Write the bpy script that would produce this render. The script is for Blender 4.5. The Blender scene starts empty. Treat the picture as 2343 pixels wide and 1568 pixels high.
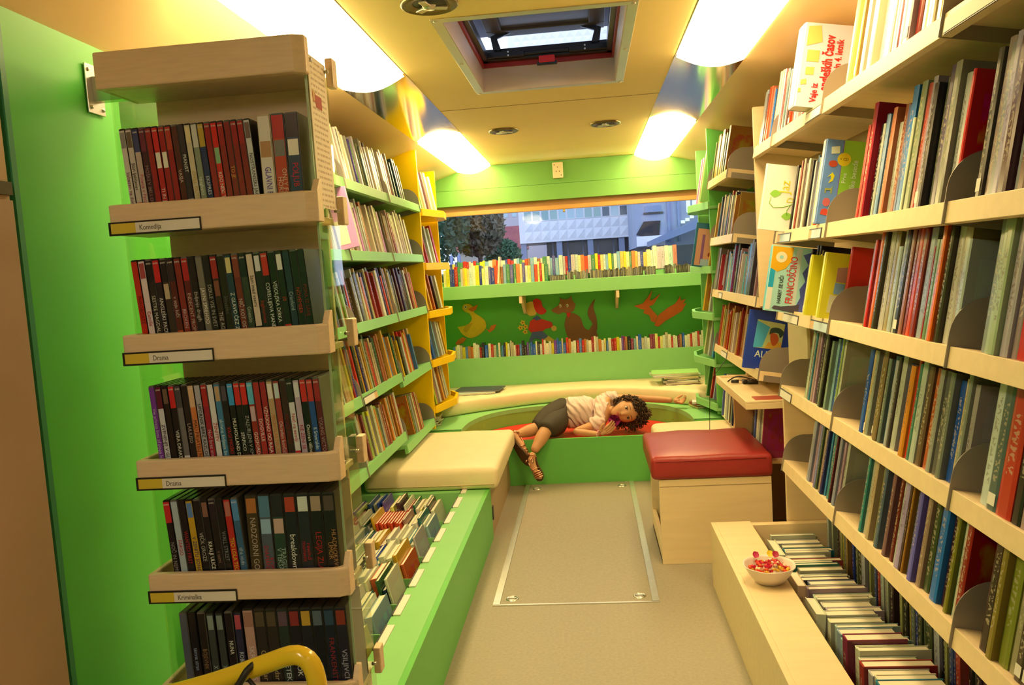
import bpy, bmesh, math, random
from mathutils import Vector, Matrix
from math import sin, cos, pi, radians

# ------------------------------------------------------------------ camera, world, exposure
scn = bpy.context.scene
col = scn.collection
CAMH = 1.35
YAW, PITCH, ROLL = -0.0975898638, -0.0891138075, -0.0641471732
F = Vector((sin(YAW)*cos(PITCH), cos(YAW)*cos(PITCH), sin(PITCH)))
R0 = Vector((cos(YAW), -sin(YAW), 0)); U0 = R0.cross(F)
RR = R0*cos(ROLL) + U0*sin(ROLL); UU = -R0*sin(ROLL) + U0*cos(ROLL)
cam_d = bpy.data.cameras.new('camera'); cam = bpy.data.objects.new('camera', cam_d); col.objects.link(cam)
cam.matrix_world = Matrix(((RR.x, UU.x, -F.x, 0), (RR.y, UU.y, -F.y, 0), (RR.z, UU.z, -F.z, CAMH), (0, 0, 0, 1)))
cam_d.sensor_width = 36; cam_d.sensor_fit = 'HORIZONTAL'; cam_d.lens = 36*1850/2343; cam_d.clip_start = 0.05; cam_d.clip_end = 500
scn.camera = cam
scn.view_settings.view_transform = 'Standard'; scn.view_settings.look = 'None'
scn.view_settings.exposure = 0.0; scn.view_settings.gamma = 1.0; scn.view_settings.use_curve_mapping = False
LAMP_TINT = (1.0, 0.73, 0.31)
LAMP_POWER = 22.0
w = bpy.data.worlds.new('dusk'); scn.world = w; w.use_nodes = True
nt = w.node_tree; nt.nodes.clear()
wo = nt.nodes.new('ShaderNodeOutputWorld'); bg = nt.nodes.new('ShaderNodeBackground')
tc = nt.nodes.new('ShaderNodeTexCoord'); sx = nt.nodes.new('ShaderNodeSeparateXYZ'); rp = nt.nodes.new('ShaderNodeValToRGB')
nt.links.new(tc.outputs['Generated'], sx.inputs[0]); nt.links.new(sx.outputs['Z'], rp.inputs[0]); nt.links.new(rp.outputs[0], bg.inputs[0]); nt.links.new(bg.outputs[0], wo.inputs[0])
rp.color_ramp.elements[0].position = 0.0; rp.color_ramp.elements[0].color = (0.85, 0.96, 1.20, 1)
rp.color_ramp.elements[1].position = 0.9; rp.color_ramp.elements[1].color = (0.62, 0.80, 1.20, 1)
bg.inputs[1].default_value = 2.3

# ------------------------------------------------------------------ materials
def s2l(c): return c/12.92 if c <= 0.04045 else ((c+0.055)/1.055)**2.4
def lin(h): return tuple(s2l(int(h[i:i+2], 16)/255) for i in (0, 2, 4))
TINT = (1.10, 0.79, 0.33)
def alb(h, k=1.0):
    """colour seen under the warm lamps -> the surface's own colour"""
    return tuple(min(0.86, max(0.012, v/(t*k))) for v, t in zip(lin(h), TINT))
_m = {}
def mat(name, rgb, rough=0.55, metal=0.0, noise=0.05, nscale=12, bump=0.0, bscale=200, spec=0.5, grain=None, coat=0.0):
    if name in _m: return _m[name]
    m = bpy.data.materials.new(name); m.use_nodes = True; _m[name] = m
    n = m.node_tree.nodes; l = m.node_tree.links; b = n['Principled BSDF']
    b.inputs['Roughness'].default_value = rough; b.inputs['Metallic'].default_value = metal
    b.inputs['Specular IOR Level'].default_value = spec; b.inputs['Coat Weight'].default_value = coat
    b.inputs['Base Color'].default_value = (*rgb, 1)
    if noise or grain:
        t = n.new('ShaderNodeTexCoord'); mp = n.new('ShaderNodeMapping'); ns = n.new('ShaderNodeTexNoise')
        ns.inputs['Scale'].default_value = nscale; ns.inputs['Detail'].default_value = 4
        mp.inputs['Scale'].default_value = grain or (1, 1, 1)
        l.new(t.outputs['Object'], mp.inputs[0]); l.new(mp.outputs[0], ns.inputs['Vector'])
        mx = n.new('ShaderNodeMix'); mx.data_type = 'RGBA'
        a = noise
        mx.inputs['A'].default_value = (*[max(0, c*(1-a*2)) for c in rgb], 1); mx.inputs['B'].default_value = (*[min(1, c*(1+a*2)) for c in rgb], 1)
        l.new(ns.outputs[0], mx.inputs['Factor']); l.new(mx.outputs['Result'], b.inputs['Base Color'])
    if bump:
        t = n.new('ShaderNodeTexCoord'); ns = n.new('ShaderNodeTexNoise'); ns.inputs['Scale'].default_value = bscale; ns.inputs['Detail'].default_value = 3
        bp = n.new('ShaderNodeBump'); bp.inputs['Strength'].default_value = bump; bp.inputs['Distance'].default_value = 0.002
        l.new(t.outputs['Object'], ns.inputs['Vector']); l.new(ns.outputs[0], bp.inputs['Height']); l.new(bp.outputs[0], b.inputs['Normal'])
    return m
def emis(name, rgb, s):
    m = bpy.data.materials.new(name); m.use_nodes = True; n = m.node_tree.nodes; l = m.node_tree.links
    for x in list(n): n.remove(x)
    e = n.new('ShaderNodeEmission'); o = n.new('ShaderNodeOutputMaterial'); e.inputs[0].default_value = (*rgb, 1); e.inputs[1].default_value = s
    l.new(e.outputs[0], o.inputs[0]); return m
def clear(name, tint, gl=0.08, rough=0.03):
    m = bpy.data.materials.new(name); m.use_nodes = True; n = m.node_tree.nodes; l = m.node_tree.links
    for x in list(n): n.remove(x)
    t = n.new('ShaderNodeBsdfTransparent'); g = n.new('ShaderNodeBsdfGlossy'); mx = n.new('ShaderNodeMixShader'); o = n.new('ShaderNodeOutputMaterial')
    t.inputs[0].default_value = (*tint, 1); g.inputs['Roughness'].default_value = rough; fr = n.new('ShaderNodeLayerWeight'); fr.inputs[0].default_value = 0.25
    mr = n.new('ShaderNodeMath'); mr.operation = 'ADD'; mr.inputs[1].default_value = gl; mr.use_clamp = True
    ge = n.new('ShaderNodeNewGeometry'); iv = n.new('ShaderNodeMath'); iv.operation = 'SUBTRACT'; iv.inputs[0].default_value = 1; l.new(ge.outputs['Backfacing'], iv.inputs[1]); ml = n.new('ShaderNodeMath'); ml.operation = 'MULTIPLY'
    l.new(fr.outputs['Fresnel'], mr.inputs[0]); l.new(mr.outputs[0], ml.inputs[0]); l.new(iv.outputs[0], ml.inputs[1]); l.new(ml.outputs[0], mx.inputs[0]); l.new(t.outputs[0], mx.inputs[1]); l.new(g.outputs[0], mx.inputs[2]); l.new(mx.outputs[0], o.inputs[0]); return m

WOOD = mat('cream_birch_laminate', (0.86, 0.68, 0.44), 0.42, noise=0.05, nscale=3, grain=(1, 12, 12))
WOODP = mat('birch_plywood', (0.80, 0.62, 0.44), 0.4, noise=0.07, nscale=5, grain=(3, 20, 30))
GREEN = mat('green_laminate', (0.15, 0.55, 0.12), 0.42, noise=0.02, spec=.3)
GREEND = mat('green_wall_panel', (0.11, 0.56, 0.09), 0.38, noise=0.03, nscale=4, spec=.3)
GREENL = mat('green_shelf_laminate', (0.26, 0.62, 0.24), 0.45, noise=0.02, spec=.3)
TEAL = mat('teal_edge_band', (0.05, 0.30, 0.16), 0.4, noise=0)
YEL = mat('yellow_laminate', (0.88, 0.60, 0.003), 0.4, noise=0.02, spec=.2)
CEIL = mat('cream_ceiling_panel', (0.84, 0.66, 0.27), 0.55, noise=0.03, nscale=3)
SOFF = mat('cream_soffit_panel', (0.78, 0.57, 0.30), 0.35, noise=0.04, nscale=3)
FLOOR = mat('speckled_lino', (0.35, 0.315, 0.25), 0.5, noise=0.10, nscale=90)
LEATH = mat('cream_vinyl', (0.86, 0.74, 0.50), 0.5, noise=0.03, bump=0.25, bscale=160)
REDL = mat('red_vinyl', (0.36, 0.028, 0.03), 0.38, noise=0.05, bump=0.3, bscale=180)
REDM = mat('red_mat', (0.62, 0.025, 0.012), 0.6, noise=0.03)
STEEL = mat('steel', (0.62, 0.60, 0.56), 0.3, metal=1.0, noise=0.03)
MIRR = mat('polished_steel_sheet', (0.74, 0.72, 0.66), 0.12, metal=1.0, noise=0.0)
GREY = mat('grey_painted_steel', (0.30, 0.27, 0.25), 0.35, noise=0.02, metal=0.3)
BLK = mat('black_plastic', (0.012, 0.012, 0.014), 0.3, noise=0)
DGREY = mat('dark_grey_plastic', (0.06, 0.06, 0.07), 0.4, noise=0)
WHITE = mat('white_card', (0.80, 0.78, 0.76), 0.6, noise=0.02)
PAGES = mat('book_pages', (0.86, 0.80, 0.68), 0.8, noise=0.08, nscale=30, grain=(1, 60, 1))
BLIND = mat('brown_blind_fabric', (0.42, 0.22, 0.10), 0.7, noise=0.05)
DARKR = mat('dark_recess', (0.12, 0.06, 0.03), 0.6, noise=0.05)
ALU = mat('aluminium_strip', (0.72, 0.72, 0.70), 0.35, metal=0.7, noise=0.05, nscale=30)
YTUBE = mat('yellow_enamel', (0.88, 0.60, 0.03), 0.18, noise=0.0, coat=0.5)
ACRYL = clear('clear_acrylic', (0.90, 0.96, 0.84), 0.10)
ACRE = mat('acrylic_cut_edge', (0.35, 0.48, 0.30), 0.2, noise=0)
GLASS = clear('window_glass', (0.95, 0.97, 0.97), 0.02)

def cover_mat(name, spine_axis_print=True, rough=0.24):
    """book jackets: own colour per object, with small printed lines on the spine and a printed block on the covers"""
    m = bpy.data.materials.new(name); m.use_nodes = True; n = m.node_tree.nodes; l = m.node_tree.links; b = n['Principled BSDF']
    b.inputs['Roughness'].default_value = rough
    oi = n.new('ShaderNodeObjectInfo'); tc = n.new('ShaderNodeTexCoord'); sp = n.new('ShaderNodeSeparateXYZ'); sn = n.new('ShaderNodeSeparateXYZ')
    l.new(tc.outputs['Object'], sp.inputs[0]); l.new(tc.outputs['Normal'], sn.inputs[0])
    def M(op, a, bb, c=None, clamp=False):
        x = n.new('ShaderNodeMath'); x.operation = op; x.use_clamp = clamp
        for i, v in enumerate((a, bb, c)):
            if v is None: continue
            if isinstance(v, (int, float)): x.inputs[i].default_value = v
            else: l.new(v, x.inputs[i])
        return x.outputs[0]
    rnd = oi.outputs['Random']
    # random vector offset
    cb = n.new('ShaderNodeCombineXYZ'); l.new(M('MULTIPLY', sp.outputs[0], 2.0), cb.inputs[0])
    l.new(M('ADD', M('MULTIPLY', sp.outputs[1], 3.0), M('MULTIPLY', rnd, 37.0)), cb.inputs[1]); l.new(M('MULTIPLY', sp.outputs[2], 34.0), cb.inputs[2])
    ns = n.new('ShaderNodeTexNoise'); ns.inputs['Scale'].default_value = 1.0; ns.inputs['Detail'].default_value = 1.5; l.new(cb.outputs[0], ns.inputs['Vector'])
    spine = M('LESS_THAN', sn.outputs[0], -0.5)
    lo = M('ADD', 0.12, M('MULTIPLY', rnd, 0.25)); hi = M('SUBTRACT', 0.9, M('MULTIPLY', rnd, 0.2))
    band = M('MULTIPLY', M('GREATER_THAN', sp.outputs[2], lo), M('LESS_THAN', sp.outputs[2], hi))
    mid = M('MULTIPLY', M('GREATER_THAN', sp.outputs[1], 0.3), M('LESS_THAN', sp.outputs[1], 0.72))
    txt = M('MULTIPLY', M('MULTIPLY', M('MULTIPLY', M('GREATER_THAN', ns.outputs[0], 0.53), band), mid), spine)
    # contrast ink: dark on light, light on dark
    hv = n.new('ShaderNodeSeparateColor'); l.new(oi.outputs['Color'], hv.inputs[0])
    light = M('GREATER_THAN', M('ADD', hv.outputs[0], hv.outputs[1]), 0.62)
    ink = n.new('ShaderNodeMix'); ink.data_type = 'RGBA'; ink.inputs['A'].default_value = (0.62, 0.55, 0.42, 1); ink.inputs['B'].default_value = (0.10, 0.05, 0.06, 1); l.new(light, ink.inputs['Factor'])
    c1 = n.new('ShaderNodeMix'); c1.data_type = 'RGBA'; l.new(M('MULTIPLY', txt, 0.45), c1.inputs['Factor']); l.new(oi.outputs['Color'], c1.inputs['A']); l.new(ink.outputs['Result'], c1.inputs['B'])
    # cover picture block: coloured noise
    n2 = n.new('ShaderNodeTexNoise'); n2.inputs['Scale'].default_value = 3.5; n2.inputs['Detail'].default_value = 3
    cb2 = n.new('ShaderNodeCombineXYZ'); l.new(sp.outputs[0], cb2.inputs[0]); l.new(M('MULTIPLY', rnd, 50.0), cb2.inputs[1]); l.new(sp.outputs[2], cb2.inputs[2]); l.new(cb2.outputs[0], n2.inputs['Vector'])
    side = M('GREATER_THAN', M('ABSOLUTE', sn.outputs[1], None), 0.5)
    blk = M('MULTIPLY', M('MULTIPLY', M('GREATER_THAN', sp.outputs[2], 0.15), M('LESS_THAN', sp.outputs[2], 0.82)), M('MULTIPLY', M('GREATER_THAN', sp.outputs[0], 0.12), M('LESS_THAN', sp.outputs[0], 0.9)))
    hs = n.new('ShaderNodeHueSaturation'); l.new(oi.outputs['Color'], hs.inputs['Color']); l.new(M('ADD', 0.2, M('MULTIPLY', n2.outputs[0], 0.6)), hs.inputs['Hue']); hs.inputs['Saturation'].default_value = 1.3; hs.inputs['Value'].default_value = .7
    c2 = n.new('ShaderNodeMix'); c2.data_type = 'RGBA'; l.new(M('MULTIPLY', M('MULTIPLY', side, blk), 0.55), c2.inputs['Factor']); dk_ = n.new('ShaderNodeMix'); dk_.data_type = 'RGBA'; dk_.blend_type = 'MULTIPLY'; dk_.inputs['B'].default_value = (.62, .58, .56, 1); l.new(side, dk_.inputs['Factor']); l.new(c1.outputs['Result'], dk_.inputs['A']); l.new(dk_.outputs['Result'], c2.inputs['A']); l.new(hs.outputs['Color'], c2.inputs['B'])
    l.new(c2.outputs['Result'], b.inputs['Base Color'])
    return m
COVER = cover_mat('book_cover')
PLAINC = bpy.data.materials.new('object_colour'); PLAINC.use_nodes = True
_o = PLAINC.node_tree.nodes.new('ShaderNodeObjectInfo'); PLAINC.node_tree.links.new(_o.outputs['Color'], PLAINC.node_tree.nodes['Principled BSDF'].inputs['Base Color'])
PLAINC.node_tree.nodes['Principled BSDF'].inputs['Roughness'].default_value = 0.3

# ------------------------------------------------------------------ mesh helpers
class MB:
    def __init__(s): s.v = []; s.f = []; s.m = []; s.sm = []
    def add(s, vs, fs, mi=0, smooth=False):
        o = len(s.v); s.v += [tuple(v) for v in vs]
        for f in fs: s.f.append([o+i for i in f]); s.m.append(mi); s.sm.append(smooth)
        return s
    def box(s, x0, x1, y0, y1, z0, z1, mi=0, M=None):
        vs = [Vector((x, y, z)) for x in (x0, x1) for y in (y0, y1) for z in (z0, z1)]
        if M: vs = [M @ v for v in vs]
        return s.add(vs, [(0, 1, 3, 2), (4, 6, 7, 5), (0, 4, 5, 1), (2, 3, 7, 6), (0, 2, 6, 4), (1, 5, 7, 3)], mi)
    def prism(s, pts, z0, z1, axis='z', mi=0, smooth=False):
        """pts counter-clockwise in the plane; extruded along axis"""
        n = len(pts)
        def P(p, h): return (p[0], p[1], h) if axis == 'z' else ((p[0], h, p[1]) if axis == 'y' else (h, p[0], p[1]))
        vs = [P(p, z0) for p in pts] + [P(p, z1) for p in pts]
        fl = axis == 'y'
        a = list(range(n)); bq = list(range(n, 2*n))
        fs = [a if fl else a[::-1], bq[::-1] if fl else bq]
        s.add(vs, fs, mi)
        qs = [(i, (i+1) % n, n+(i+1) % n, n+i) for i in range(n)]
        o = len(s.v)-2*n
        for q in qs: s.f.append([o+i for i in (q[::-1] if fl else q)]); s.m.append(mi); s.sm.append(smooth)
        return s
    def tube(s, pts, r, n=10, mi=0, cap=True, closed=False):
        pts = [Vector(p) for p in pts]; rs = r if isinstance(r, (list, tuple)) else [r]*len(pts)
        o = len(s.v); up = None; N = len(pts)
        for i, p in enumerate(pts):
            t = (pts[(i+1) % N]-pts[i-1]) if closed else (pts[min(i+1, N-1)]-pts[max(i-1, 0)])
            t = t.normalized() if t.length > 1e-9 else Vector((0, 0, 1))
            if up is None: up = Vector((0, 0, 1)) if abs(t.z) < 0.9 else Vector((1, 0, 0))
            a = t.cross(up)
            if a.length < 1e-6: a = t.orthogonal()
            a.normalize(); b2 = a.cross(t).normalized(); up = b2
            for k in range(n):
                an = 2*pi*k/n; s.v.append(tuple(p+(a*cos(an)+b2*sin(an))*rs[i]))
        M_ = N if closed else N-1
        for i in range(M_):
            j = (i+1) % N
            for k in range(n):
                k2 = (k+1) % n; s.f.append([o+i*n+k, o+j*n+k, o+j*n+k2, o+i*n+k2][::-1]); s.m.append(mi); s.sm.append(True)
        if cap and not closed:
            s.f.append([o+k for k in range(n)][::-1]); s.m.append(mi); s.sm.append(False)
            s.f.append([o+(N-1)*n+k for k in range(n)]); s.m.append(mi); s.sm.append(False)
        return s
    def lathe(s, prof, cx=0, cy=0, n=24, mi=0, fn=None):
        o = len(s.v)
        for (r, z) in prof:
            for k in range(n):
                a = 2*pi*k/n; q = fn(a, r, z) if fn else 1
                s.v.append((cx+r*q*cos(a), cy+r*q*sin(a), z))
        for i in range(len(prof)-1):
            for k in range(n):
                k2 = (k+1) % n; s.f.append([o+i*n+k, o+i*n+k2, o+(i+1)*n+k2, o+(i+1)*n+k]); s.m.append(mi); s.sm.append(True)
        return s
    def mesh(s, name, mats):
        me = bpy.data.meshes.new(name); me.from_pydata(s.v, [], s.f)
        for m in (mats if isinstance(mats, (list, tuple)) else [mats]): me.materials.append(m)
        me.polygons.foreach_set('material_index', s.m); me.polygons.foreach_set('use_smooth', s.sm)
        me.update(); return me
    def build(s, name, mats, parent=None, bevel=0, seg=2, smooth=False, **k):
        return link(name, s.mesh(name, mats), parent, bevel=bevel, seg=seg, smooth=smooth, **k)
def link(name, me, parent=None, label=None, cat=None, group=None, kind=None, loc=None, rot=None, scale=None, bevel=0, seg=2, smooth=False):
    o = bpy.data.objects.new(name, me); col.objects.link(o)
    if parent is not None: o.parent = parent
    if loc: o.location = loc
    if rot: o.rotation_euler = rot
    if scale: o.scale = scale
    if label: o['label'] = label
    if cat: o['category'] = cat
    if group: o['group'] = group
    if kind: o['kind'] = kind
    if bevel:
        b = o.modifiers.new('bevel', 'BEVEL'); b.width = bevel; b.segments = seg; b.limit_method = 'ANGLE'; b.angle_limit = 0.6
        if smooth:
            for p in me.polygons: p.use_smooth = True
            wn = o.modifiers.new('wn', 'WEIGHTED_NORMAL'); wn.keep_sharp = False
    return o
def thing(name, label, cat, loc=(0, 0, 0), rot=(0, 0, 0), group=None, parent=None):
    return link(name, None, parent, label, cat, group, loc=loc, rot=rot)
def bx(name, m, ext, parent=None, bevel=0, **k):
    return MB().box(*ext).build(name, m, parent, bevel, **k)
def struct(name, mb, m, **k): return mb.build(name, m, kind='structure', **k)
def text(name, s, size, m, parent=None, loc=(0, 0, 0), rot=(0, 0, 0), sx=1.0, align='CENTER', ex=0.0002, bold=0.0, **k):
    c = bpy.data.curves.new(name, 'FONT'); c.body = s; c.size = size; c.align_x = align; c.align_y = 'CENTER'; c.extrude = ex; c.resolution_u = 2; c.offset = bold
    c.materials.append(m)
    o = bpy.data.objects.new(name, c); col.objects.link(o)
    if parent is not None: o.parent = parent
    o.location = loc; o.rotation_euler = rot; o.scale = (sx, 1, 1); return o

# ------------------------------------------------------------------ the vehicle body (setting)
XL, XR, YB, YN = -1.27, 1.03, 6.40, -1.6
CZ = 2.17
struct('floor', MB().box(XL-.05, XR+.05, YN, YB+.1, -0.04, 0), FLOOR)
# ceiling: flat middle with the roof-hatch opening, steel strips carrying the lamps, side soffits
HX0, HX1, HY0, HY1 = -0.425, 0.175, 2.69, 3.76
cb = MB()
for e in ((-0.69, HX0, YN, YB), (HX1, 0.40, YN, YB), (HX0, HX1, YN, HY0), (HX0, HX1, HY1, YB)): cb.box(*e, CZ, CZ+.03)
ceil = struct('ceiling', cb, CEIL)
def slope(x0, z0, x1, z1, y0, y1, t=.02): return [(x0, z0), (x1, z1), (x1, z1+t), (x0, z0+t)]
for s_, nm in ((-1, 'left'), (1, 'right')):
    xi = -0.69 if s_ < 0 else 0.40; xo = -0.96 if s_ < 0 else 0.675; xw = XL if s_ < 0 else XR
    pts = slope(xi, CZ-.002, xo, 2.135, 0, 0)
    if s_ < 0: pts = pts[::-1]
    st = MB().prism(pts, YN, YB, 'y').build('lamp_channel', MIRR, ceil)
    pts = slope(xo, 2.135, xw, 2.04, 0, 0)
    if s_ < 0: pts = pts[::-1]
    y0 = 2.60 if s_ < 0 else YN
    MB().prism(pts, y0, YB, 'y').build('soffit', SOFF, ceil)
    if s_ < 0:
        pts = slope(xo, 2.135, -1.115, 1.915, 0, 0)[::-1]
        MB().prism(pts, YN, 2.60, 'y').build('soffit', SOFF, ceil)
for y in (4.12,): bx('joint', DARKR, (-0.69, 0.40, y, y+.003, CZ-.0012, CZ+.001), ceil)
# outer shell so that no daylight leaks in: roof with the hatch hole
rf = MB()
for e in ((-1.5, HX0-.03, YN-.2, YB+.3), (HX1+.03, 1.3, YN-.2, YB+.3), (HX0-.03, HX1+.03, YN-.2, HY0-.03), (HX0-.03, HX1+.03, HY1+.03, YB+.3)): rf.box(*e, 2.235, 2.26)
struct('roof', rf, mat('roof_paint', (0.5, 0.5, 0.5)))
wl = MB().box(XL-.04, XL, YN, YB+.1, 0, 2.3); struct('wall_left', wl, GREEND)
struct('wall_right', MB().box(XR, XR+.04, YN, YB+.1, 0, 2.3), mat('cream_wall', (0.62, 0.46, 0.26), 0.5))
struct('wall_front', MB().box(XL, XR, YN-.04, YN, 0, 2.3), mat('cream_wall_front', (0.6, 0.5, 0.36), 0.5))
WZ0, WZ1 = 1.24, 1.90
bw = MB().box(XL, XR, YB, YB+.04, 0, WZ0).box(XL, XR, YB, YB+.04, WZ1, 2.3).box(XL, -1.2, YB, YB+.04, WZ0, WZ1).box(.95, XR, YB, YB+.04, WZ0, WZ1)
struct('wall_back', bw, GREEND)
# header over the window: sloped upper board and lower band
hd = MB().prism([(6.36, 1.995), (6.33, 1.995), (6.33, 2.168), (6.36, 2.168)][::-1], XL, XR, 'x')
hd.box(XL, XR, 6.30, 6.40, 1.872, 1.990)
struct('trim_1', hd, mat('green_header', (0.17, 0.43, 0.10), .45, noise=.02))
# window: glass and frame
wf = MB(); wf.box(-1.2, .95, YB, YB+.04, WZ0, WZ0+.03); wf.box(-1.2, .95, YB, YB+.04, WZ1-.02, WZ1)
win = struct('window_1', wf, BLK)
bx('window_glass', GLASS, (-1.2, .95, YB+.015, YB+.021, WZ0+.03, WZ1-.02), win)
# near left door post
jp = struct('door_1', MB().box(-1.24, -1.10, .9, 1.485, 0, 1.925), mat('beige_door_frame', (0.62, 0.42, 0.26), 0.5, noise=.04))
bx('rail', mat('brown_grey_metal', (.12, .09, .07), .4, .5), (-1.10, -1.092, 1.0, 1.485, 1.555, 1.58), jp)
bx('lower_panel', mat('rose_beige_panel', (0.52, 0.34, 0.25), 0.5, noise=.03), (-1.102, -1.094, .9, 1.485, 0, 1.545), jp)
MB().tube([(-1.10, 1.36, 1.50), (-1.05, 1.36, 1.50)], .022, 16).build('door_knob', BLK, jp)

gp = struct('partition_1', MB().box(-1.125, -1.10, 1.515, 1.90, 0, 1.922), GREEND)
bx('edge_band', TEAL, (-1.126, -1.099, 1.500, 1.515, 0, 1.922), gp)

# ------------------------------------------------------------------ ceiling lamps and two added fill lights
LAMPM = emis('fluorescent_diffuser', LAMP_TINT, LAMP_POWER)
def lamp(label, side, y0, y1, m=None):
    xi, xo = (-0.695, -0.955) if side < 0 else (0.405, 0.67)
    t = thing('ceiling_lamp_or_fill', label, 'lamp', ((xi+xo)/2, (y0+y1)/2, 2.13), group=None)
    zz = lambda x: CZ-.004+(x-(-0.69 if side < 0 else .40))/((-0.27) if side < 0 else .275)*(-.033)
    lx = lambda x: x-(xi+xo)/2; ym = (y0+y1)/2
    # curved diffuser bulging slightly into the room
    N = 8; b = MB(); vs = []
    for i in range(N+1):
        f = i/N; x = xi+(xo-xi)*f; z = zz(x)-.004-.034*sin(pi*f)
        vs += [(lx(x), y0-ym, z-2.13), (lx(x), y1-ym, z-2.13)]
    fs = [((2*i, 2*i+2, 2*i+3, 2*i+1) if side > 0 else (2*i, 2*i+1, 2*i+3, 2*i+2)) for i in range(N)]
    b.add(vs, fs, 0, True)
    for e_ in (0, 1):
        f_ = [2*i+e_ for i in range(N+1)]; b.add([vs[i] for i in f_], [list(range(N+1)) if (e_ == 0) == (side > 0) else list(range(N+1))[::-1]])
    b.build('diffuser', m or LAMPM, t)
    return t
lamp('long bright ceiling lamp at the left above the video shelf', -1, 1.95, 3.32)
lamp('bright ceiling lamp at the right above the nearest cream shelves', 1, 1.95, 3.40)
lamp('far left ceiling lamp in front of the green end wall', -1, 4.80, 6.30)
lamp('far right ceiling lamp in front of the green end wall', 1, 4.82, 6.32)
FILL_LEFT = emis('added_fill_left', (1.0, .80, .55), 17.0); FILL_RIGHT = emis('added_fill_right', (1.0, .76, .42), 2.0)  # added fill pair, never in view, to brighten the video rack front
lamp('added fill light out of view behind the camera, left side', -1, -1.1, .2, FILL_LEFT)
lamp('added fill light out of view behind the camera, right side', 1, -1.1, .4, FILL_RIGHT)

# ------------------------------------------------------------------ roof hatch
ht = thing('roof_hatch', 'open black roof hatch with steel frame in the ceiling', 'hatch', ((HX0+HX1)/2, (HY0+HY1)/2, CZ))
ox, oy = (HX0+HX1)/2, (HY0+HY1)/2
hx, hy = (HX1-HX0)/2, (HY1-HY0)/2
fm = MB(); k = .035
for e in ((-hx-k, hx+k, -hy-k, -hy, -.004, 0), (-hx-k, hx+k, hy, hy+k, -.004, 0), (-hx-k, -hx, -hy, hy, -.004, 0), (hx, hx+k, -hy, hy, -.004, 0)): fm.box(*e)
fm.build('frame', STEEL, ht, .0015)
for sxx in (-1, 1):
    for yy in (-hy-.018, 0, hy+.018):
        MB().lathe([(0, -.008), (.006, -.007), (.008, -.004)], sxx*(hx+.018), yy, 10).build('screw', STEEL, ht)
sh = MB()
for e in ((-hx-.02, -hx+.003, -hy-.02, hy+.02, -.003, .12), (hx-.003, hx+.02, -hy-.02, hy+.02, -.003, .12), (-hx, hx, -hy-.02, -hy+.003, -.003, .12), (-hx, hx, hy-.003, hy+.02, -.003, .12)): sh.box(*e)
sh.build('shaft', mat('hatch_shaft', (.52, .42, .36), .5), ht)
sr = MB(); q = .02
for e in ((-hx, hx, hy-.012, hy, .10, .12), (-hx, -hx+.012, -hy, hy, .10, .12), (hx-.012, hx, -hy, hy, .10, .12)): sr.box(*e)
sr.build('seal', mat('red_seal', (.30, .01, .01), .5, noise=0), ht)
bf = MB()
for e in ((-hx, hx, hy-.05, hy+.02, .12, .17), (-hx-.02, -hx+.035, -hy, hy, .12, .16), (hx-.035, hx+.02, -hy, hy, .12, .16), (-hx, hx, -hy-.02, -hy+.03, .12, .16)): bf.box(*e)
bf.box(-hx+.02, -.10, hy-.075, hy-.05, .125, .150).box(.10, hx-.02, hy-.075, hy-.05, .125, .150).box(-.1, .1, hy-.07, hy-.05, .13, .145)
bf.build('base_frame', BLK, ht, .003)
for s_ in (-1, 1):
    MB().prism([(s_*.20, .155), (s_*.235, .155), (s_*.245, .215), (s_*.15, .25), (s_*.14, .23), (s_*.215, .205)][::s_], hy-.085, hy-.07, 'y').build('scissor_arm', BLK, ht)
    for zz in (.14, .155): MB().tube([(s_*.17, hy-.079, zz-.01), (s_*.17, hy-.083, zz-.01)], .004, 8).build('bolt', ALU, ht)
bx('latch', mat('red_latch', (.6, .01, .01), .4, noise=0), (-.035, .035, hy-.09, hy-.06, .085, .115), ht, .003)
bx('latch_grip', BLK, (-.045, .045, hy-.085, hy-.07, .075, .090), ht, .003)
ld = MB().box(-hx-.06, hx+.06, -hy-.04, hy+.04, .245, .28); ld.build('lid', mat('dark_violet_lid', (.035, .02, .05), .5, noise=0), ht, .02)
lr = MB()
for e in ((-hx+.04, hx-.04, hy-.12, hy-.03, .225, .245), (-hx+.04, -hx+.11, -hy+.05, hy-.12, .225, .245), (hx-.11, hx-.04, -hy+.05, hy-.12, .225, .245)): lr.box(*e)
lr.build('lid_rim', mat('brown_rim', (.06, .04, .02), .5, noise=0), ht, .004)
bx('lid_dome', mat('smoked_dome', (.10, .10, .14), .3, noise=0), (-hx+.11, hx-.11, -hy+.05, hy-.12, .238, .243), ht)
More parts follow.
